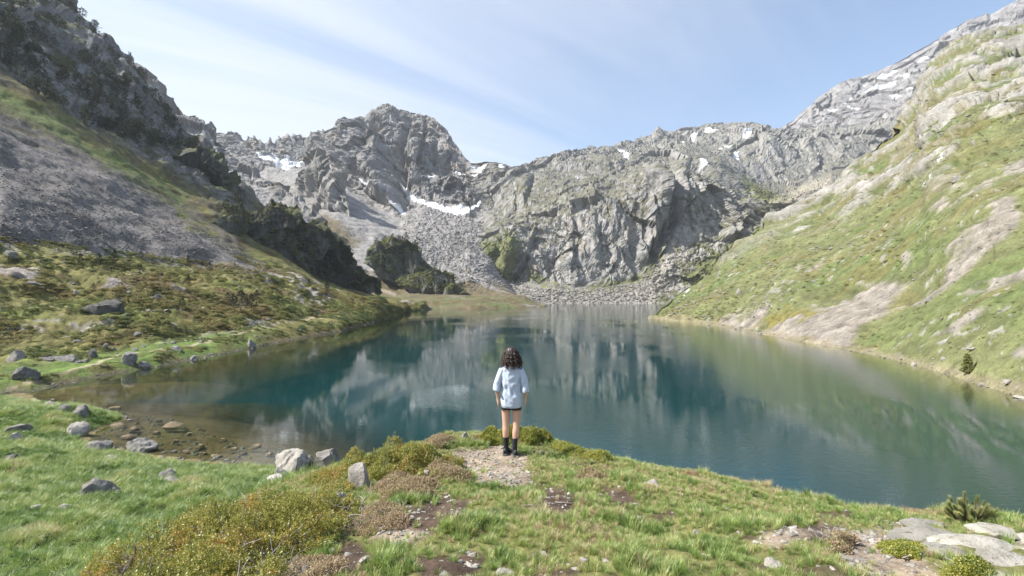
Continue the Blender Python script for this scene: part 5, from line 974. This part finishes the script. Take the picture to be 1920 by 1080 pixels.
# ---------------------------------------------------------------- the person on the knoll, seen from behind
def cloth_mat(name, col, rough=.85, fine=.01, bump=.15, sheen=0.0, var=.12):
    m, n, l = new_mat(name); g = N(n, 'ShaderNodeTexCoord'); a = N(n, 'ShaderNodeTexNoise', i_Scale=1 / fine, i_Detail=3.0); l.new(g.outputs['Object'], a.inputs['Vector'])
    r = N(n, 'ShaderNodeValToRGB'); e = r.color_ramp.elements; e[0].position = .3; e[0].color = (*[c * (1 - var) for c in col], 1); e[1].position = .7; e[1].color = (*[min(1, c * (1 + var)) for c in col], 1); l.new(a.outputs['Fac'], r.inputs[0])
    bp = N(n, 'ShaderNodeBump', i_Strength=bump, i_Distance=.003); l.new(a.outputs['Fac'], bp.inputs['Height'])
    p = N(n, 'ShaderNodeBsdfPrincipled', i_Roughness=rough); l.new(r.outputs[0], p.inputs['Base Color']); l.new(bp.outputs[0], p.inputs['Normal'])
    o = N(n, 'ShaderNodeOutputMaterial'); l.new(p.outputs[0], o.inputs['Surface']); return m, p
M_SKIN, ps = cloth_mat('skin', (.60, .37, .265), .5, .03, .05, var=.08); ps.inputs['Subsurface Weight'].default_value = .08; ps.inputs['Subsurface Scale'].default_value = .01
M_SHIRT, _ = cloth_mat('pale_blue_jersey', (.48, .55, .66)); M_BLACK, _ = cloth_mat('black_cotton', (.018, .019, .024)); M_SOCK, _ = cloth_mat('ribbed_black_knit', (.022, .023, .026), fine=.006)
M_SHOE, _ = cloth_mat('dark_shoe_leather', (.03, .031, .035), .6); M_SOLE, _ = cloth_mat('grey_rubber', (.14, .135, .13), .8); M_HAIR, ph = cloth_mat('dark_brown_hair', (.035, .020, .015), .42, .02, .1, var=.5); M_EYE, _ = cloth_mat('eye', (.7, .7, .7), .2); M_LIP, _ = cloth_mat('lip', (.45, .16, .14), .4)
pp = hit(959, 851); person = empty('person', tuple(pp), -0.1)
tag(person, 'person in pale blue oversized T-shirt and black shorts standing with back turned', 'person')
def skinned(name, verts, edges, radii, root, parent, mat, sub=2):
    me = bpy.data.meshes.new(name); me.from_pydata([Vector(v) for v in verts], edges, []); o_ = obj(name, me, None, parent)
    md = o_.modifiers.new('skin', 'SKIN'); md.use_smooth_shade = True; sv = me.skin_vertices[0].data
    for i, r in enumerate(radii): sv[i].radius = r if isinstance(r, tuple) else (r, r); sv[i].use_root = (i == root)
    o_.modifiers.new('sub', 'SUBSURF').levels = sub; o_.modifiers['sub'].render_levels = sub
    bpy.context.view_layer.update(); dg = bpy.context.evaluated_depsgraph_get(); nm = bpy.data.meshes.new_from_object(o_.evaluated_get(dg)); o_.modifiers.clear(); o_.data = nm; bpy.data.meshes.remove(me)
    nm.materials.clear(); nm.materials.append(mat); nm.polygons.foreach_set('use_smooth', np.ones(len(nm.polygons), bool)); return o_
SV, SE, SR = [], [], []
def sv(p, r, link=None):
    SV.append(p); SR.append(r); i = len(SV) - 1
    if link is not None: SE.append((link, i))
    return i
pel = sv((0, 0, .86), (.135, .10)); wai = sv((0, .01, 1.02), (.115, .085), pel); che = sv((0, 0, 1.20), (.135, .095), wai); nb = sv((0, -.005, 1.345), (.085, .06), che)
nk = sv((0, .0, 1.41), .050, nb); hd0 = sv((0, .01, 1.475), (.066, .075), nk); hd1 = sv((0, .015, 1.55), (.078, .092), hd0); hd2 = sv((0, .01, 1.615), (.064, .075), hd1)
nose = sv((0, .125, 1.525), .012, hd1); ear = [sv((s * .088, .0, 1.53), (.014, .022), hd1) for s in (-1, 1)]
for s, (hx, kx, ky, ax, ay) in ((-1, (-.088, -.088, .012, -.088, .02)), (1, (.082, .074, .0, .052, -.04))):
    h = sv((hx, ky, .80), (.078, .082), pel); th = sv((hx * .98, ky + .005, .64), (.064, .072), h); k_ = sv(((kx + hx) / 2, ky + .005, .47), (.053, .056), th); cf = sv((kx * .75 + ax * .25, ky - .012 + ay * .2, .355), (.052, .058), k_); ca = sv((kx * .4 + ax * .6, ay * .7, .22), (.040, .043), cf); an = sv((ax, ay, .10), (.034, .038), ca); he = sv((ax, ay + .03, .045), (.034, .04), an); sv((ax + s * .01, ay + .13, .03), (.036, .026), he)
for s in (-1, 1):
    sh = sv((s * .148, -.005, 1.295), (.040, .040), nb); el = sv((s * .215, -.03, 1.075), (.038, .038), sh); fo = sv((s * .222, -.012, .985), (.036, .036), el); wr = sv((s * .213, .012, .865), (.024, .021), fo); pa = sv((s * .210, .020, .805), (.021, .034), wr)
    for f, (dy, L_) in enumerate(((.030, .060), (.010, .070), (-.010, .066), (-.028, .052))):                  # four fingers, slightly curled
        a_ = sv((s * .207, .020 + dy, .775), .0085, pa); b_ = sv((s * .203, .024 + dy, .775 - L_ * .55), .008, a_); sv((s * .192, .028 + dy, .775 - L_), .0065, b_)
    t0 = sv((s * .203, .052, .815), .011, pa); t1 = sv((s * .197, .066, .785), .0095, t0); sv((s * .192, .068, .760), .0075, t1)      # thumb
body = skinned('body', SV, SE, SR, pel, person, M_SKIN)
def ball(name, c, r, mat, parent):
    bm = bmesh.new(); bmesh.ops.create_uvsphere(bm, u_segments=12, v_segments=8, radius=1.0); me = bpy.data.meshes.new(name)
    for v in bm.verts: v.co = Vector((v.co.x * r[0] + c[0], v.co.y * r[1] + c[1], v.co.z * r[2] + c[2]))
    bm.to_mesh(me); bm.free(); me.polygons.foreach_set('use_smooth', np.ones(len(me.polygons), bool)); return obj(name, me, mat, parent)
for s in (-1, 1): ball('eye', (s * .033, .096, 1.545), (.013, .012, .010), M_EYE, body)
ball('mouth', (0, .092, 1.485), (.024, .010, .008), M_LIP, body)
def lathe(rings, seg=40, sup=2.3, wr=None):
    """rings: (cx, cy, z, rx, ry[, tilt]) -> vertices, quads"""
    V_ = []
    for r in rings:
        cx, cy, z, rx, ry = r[:5]; tl = r[5] if len(r) > 5 else 0
        for j in range(seg):
            a = j / seg * 2 * math.pi; c, s = math.cos(a), math.sin(a); V_.append((cx + rx * math.copysign(abs(c) ** (2 / sup), c), cy + ry * math.copysign(abs(s) ** (2 / sup), s), z + tl * c))
    V_ = np.array(V_); nr = len(rings); i = np.arange(nr - 1)[:, None] * seg; j = np.arange(seg)[None]; j2 = (j + 1) % seg
    return V_, np.stack([i + j, i + j2, i + seg + j2, i + seg + j], 2).reshape(-1, 4)
def interp_rings(keys, n):
    keys = np.array([tuple(k) + (0,) * (6 - len(k)) for k in keys], float); t = np.linspace(0, len(keys) - 1, n); return [tuple(np.interp(t_, np.arange(len(keys)), keys[:, c]) for c in range(6)) for t_ in t]
def smoothed(me, parent, mat, name, thick=0.0):
    o_ = obj(name, me, mat, parent)
    if thick: md = o_.modifiers.new('solid', 'SOLIDIFY'); md.thickness = thick; md.offset = -1
    return o_
# T-shirt: body tube and two wide sleeves
tv, tf = lathe(interp_rings([(.0, -.004, .738, .150, .110), (.0, -.004, .765, .156, .117), (0, -.004, .82, .160, .122), (0, -.002, .92, .154, .118), (0, 0, 1.04, .146, .112), (0, 0, 1.16, .152, .110), (0, 0, 1.25, .160, .106), (0, -.004, 1.30, .158, .096), (.004, -.006, 1.335, .148, .084), (.012, -.006, 1.358, .118, .072), (.016, -.004, 1.366, .100, .066)], 60), 72)
z_ = tv[:, 2]; drop = sstep(.95, .73, z_) * (-.035 * np.cos(np.arctan2(tv[:, 1] + .0, tv[:, 0]) + math.pi / 2) + .0); tv[:, 2] += drop * .25
dia = np.stack([tv[:, 0] * 1.6 + tv[:, 2] * 1.0, tv[:, 1] * 1.2, tv[:, 2] * .55 - tv[:, 0] * .9], 1); fold = np.abs(pnoise(dia * 7 + 3)) - .25 + .25 * np.abs(pnoise(dia * 15 + 8)) - .06
rad = tv[:, :2] / (np.linalg.norm(tv[:, :2], axis=1)[:, None] + 1e-6); am = np.interp(z_, [.73, .85, 1.1, 1.3, 1.38], [.012, .034, .05, .028, .004]); tv[:, :2] -= rad * (fold * am)[:, None]
Vs, Fs = [tv], [tf]; off = len(tv)
for s in (-1, 1):
    a, b = np.array([s * .125, -.005, 1.325]), np.array([s * (.226 if s < 0 else .218), -.012, .985 if s < 0 else .965]); ns, seg = 22, 28; ring = []
    for i_ in range(ns):
        t = i_ / (ns - 1); c = a + (b - a) * t + np.array([s * .022 * math.sin(t * math.pi), 0, .0]); ax = (b - a) / np.linalg.norm(b - a); u_ = np.cross(ax, [0, 1, 0]); u_ /= np.linalg.norm(u_); rx, ry = .048 + .008 * t, .060 + .028 * t
        for j in range(seg):
            an = j / seg * 2 * math.pi; q = c + u_ * rx * math.cos(an) + np.array([0, 1, 0]) * ry * math.sin(an); f = np.abs(pnoise(np.array([q * [10, 10, 5] + s]))[0]) - .25; q = q + (q - c) * (-.4 * f); ring.append(q)
    ring = np.array(ring); i = np.arange(ns - 1)[:, None] * seg; j = np.arange(seg)[None]; j2 = (j + 1) % seg
    Vs.append(ring); Fs.append(np.stack([i + j, i + j2, i + seg + j2, i + seg + j], 2).reshape(-1, 4) + off); off += len(ring)
sh_ = smoothed(raw_mesh('t_shirt', np.concatenate(Vs), np.concatenate(Fs)), person, M_SHIRT, 't_shirt', .004)
# shorts
Vs, Fs, off = [], [], 0
for keys in ([(0, 0, .92, .138, .102), (0, 0, .84, .143, .106), (0, 0, .785, .146, .104)], [(-.072, .012, .83, .074, .096), (-.076, .012, .76, .080, .094), (-.080, .015, .695, .082, .090)], [(.066, .0, .83, .074, .096), (.068, .0, .76, .080, .094), (.070, .005, .695, .081, .090)]):
    v_, f_ = lathe(interp_rings(keys, 10), 32); Vs.append(v_); Fs.append(f_ + off); off += len(v_)
smoothed(raw_mesh('shorts', np.concatenate(Vs), np.concatenate(Fs)), person, M_BLACK, 'shorts', .004)
# socks and shoes
for s, (ax, ay, kx) in ((-1, (-.088, .02, -.088)), (1, (.052, -.04, .058))):
    v_, f_ = lathe(interp_rings([(ax, ay + .01, .07, .042, .048), (ax, ay, .12, .038, .043), (ax * .8 + kx * .2, ay * .95, .17, .039, .044), (ax * .55 + kx * .45, ay * .85, .235, .046, .050), (ax * .4 + kx * .6, ay * .75, .268, .0485, .053)], 24), 28)
    v_[:, :2] += (fbm(v_ * [30, 30, 60], 2) * .0016)[:, None]; smoothed(raw_mesh('sock', v_, f_), person, M_SOCK, 'sock', .002)
    rz = .12 if s < 0 else -.32; cs, sn = math.cos(-rz * 1.0), math.sin(-rz * 1.0); rings = []
    prof = [(-.085, .012, .050, .010), (-.080, .030, .075, .030), (-.05, .040, .088, .038), (-.01, .042, .092, .040), (.03, .043, .080, .043), (.07, .046, .062, .046), (.11, .046, .050, .046), (.145, .040, .042, .040), (.165, .024, .030, .024), (.172, .008, .018, .010)]
    V_ = []; seg = 20
    for (y_, w, h, _) in prof:
        for j in range(seg):
            a = j / seg * 2 * math.pi; x_ = w * math.cos(a); zz = max(0.0, math.sin(a)) ** .7 * h + .016 if math.sin(a) > 0 else .016 + .012 * math.sin(a); X_, Y_ = x_ * cs - y_ * sn, x_ * sn + y_ * cs; V_.append((ax + X_, ay + .025 + Y_, zz))
    nr = len(prof); i = np.arange(nr - 1)[:, None] * seg; j = np.arange(seg)[None]; j2 = (j + 1) % seg; F_ = np.stack([i + j, i + j2, i + seg + j2, i + seg + j], 2).reshape(-1, 4)
    shoe = smoothed(raw_mesh('shoe', np.array(V_), F_), person, M_SHOE, 'shoe')
    ou = [(w * 1.10 + .003, y_ * 1.02) for (y_, w, h, _) in prof]; loop = [(w, y_) for w, y_ in ou] + [(-w, y_) for w, y_ in reversed(ou)]; n_ = len(loop); V_ = []
    for zz in (-.012, .010, .020):
        for x_, y_ in loop: V_.append((ax + x_ * cs - y_ * sn, ay + .025 + x_ * sn + y_ * cs, zz))
    F_ = [[k * n_ + i, k * n_ + (i + 1) % n_, (k + 1) * n_ + (i + 1) % n_, (k + 1) * n_ + i] for k in range(2) for i in range(n_)]; me = bpy.data.meshes.new('sole'); me.from_pydata(V_, [], F_ + [list(range(n_))[::-1], [2 * n_ + i for i in range(n_)]]); obj('sole', me, M_SOLE, shoe)
    for k in range(4):                                                                                         # laces
        y_ = .035 + k * .022; v_, f_ = tubes([(np.array([[ax + (xx * cs - y_ * sn), ay + .025 + xx * sn + y_ * cs, .016 + math.sqrt(max(0, 1 - (xx / .046) ** 2)) * (.080 - k * .007) + .004] for xx in np.linspace(-.028, .028, 6)]), np.full(6, .003))], 4); obj('lace', raw_mesh('lace', v_, f_), M_SOLE, shoe)
# curly hair: a cap and many curls
rg = np.random.default_rng(77); bm = bmesh.new(); bmesh.ops.create_icosphere(bm, subdivisions=4, radius=1.0); HV = np.array([v.co[:] for v in bm.verts]); HF = np.array([[v.index for v in f.verts] for f in bm.faces]); bm.free()
hp = HV * [.092, .104, .110] + [0, -.004, 1.548]; low = HV[:, 2] < -.1; hp[low, 2] -= (-.1 - HV[low, 2]) * .06; front = sstep(.35, .7, HV[:, 1]) * sstep(.45, .1, HV[:, 2]); hp[:, 1] -= front * .075; hp += HV * (fbm(HV * 5, 3) * .014)[:, None]
hair = obj('hair', raw_mesh('hair', hp, HF), M_HAIR, person); paths = []
for i_ in range(330):
    d_ = rg.normal(size=3); d_ /= np.linalg.norm(d_)
    if d_[1] > .45 and d_[2] < .55 or d_[2] < -.45: continue
    p = np.array([0, -.004, 1.548]) + d_ * [.086, .098, .104]; L_ = rg.uniform(.11, .20) + .08 * (d_[2] > .2); out = np.array([d_[0], d_[1], 0]); out /= np.linalg.norm(out) + 1e-6; ph_ = rg.uniform(0, 6.28); turns = rg.uniform(2.2, 3.6); k = 22; pts = []
    r_c = rg.uniform(.008, .015); side = np.array([-out[1], out[0], 0])
    for t in np.linspace(0, 1, k):
        c = p + out * (.02 * math.sin(min(1, t * 1.6) * 1.57) + max(0, d_[2]) * .075 * t ** .8 + rg.normal() * .002 + .035 * t ** 1.5 * (.4 + abs(d_[0]))) - np.array([0, 0, 1]) * L_ * t ** 1.15 * (1 if d_[2] < .4 else .9); c[2] = max(c[2], 1.318 + .03 * rg.random() if d_[1] < .3 else 1.33)
        pts.append(c + (out * math.cos(ph_ + turns * 6.28 * t) + side * math.sin(ph_ + turns * 6.28 * t)) * r_c * min(1, t * 4))
    paths.append((np.array(pts), np.linspace(.0075, .004, k)))
v_, f_ = tubes(paths, 5); tag(obj('curls', raw_mesh('curls', v_, f_), M_HAIR, hair), kind='stuff')
# ---------------------------------------------------------------- the air between here and the peaks
hm = bpy.data.meshes.new('haze'); bm = bmesh.new(); bmesh.ops.create_cube(bm, size=1.0)
for v_ in bm.verts:
    v_.co = ((v_.co.x) * 62000, v_.co.y * 62000, -42 if v_.co.z < 0 else 1250)
bm.to_mesh(hm); bm.free()
m, n, l = new_mat('haze_air')
vp = N(n, 'ShaderNodeVolumePrincipled', i_Density=0.00007, i_Anisotropy=0.1); vp.inputs['Color'].default_value = (0.86, 0.92, 1.0, 1)
o = N(n, 'ShaderNodeOutputMaterial'); l.new(vp.outputs[0], o.inputs['Volume'])
tag(obj('haze', hm, m), 'pale blue haze in the mountain air', 'haze', kind='stuff')
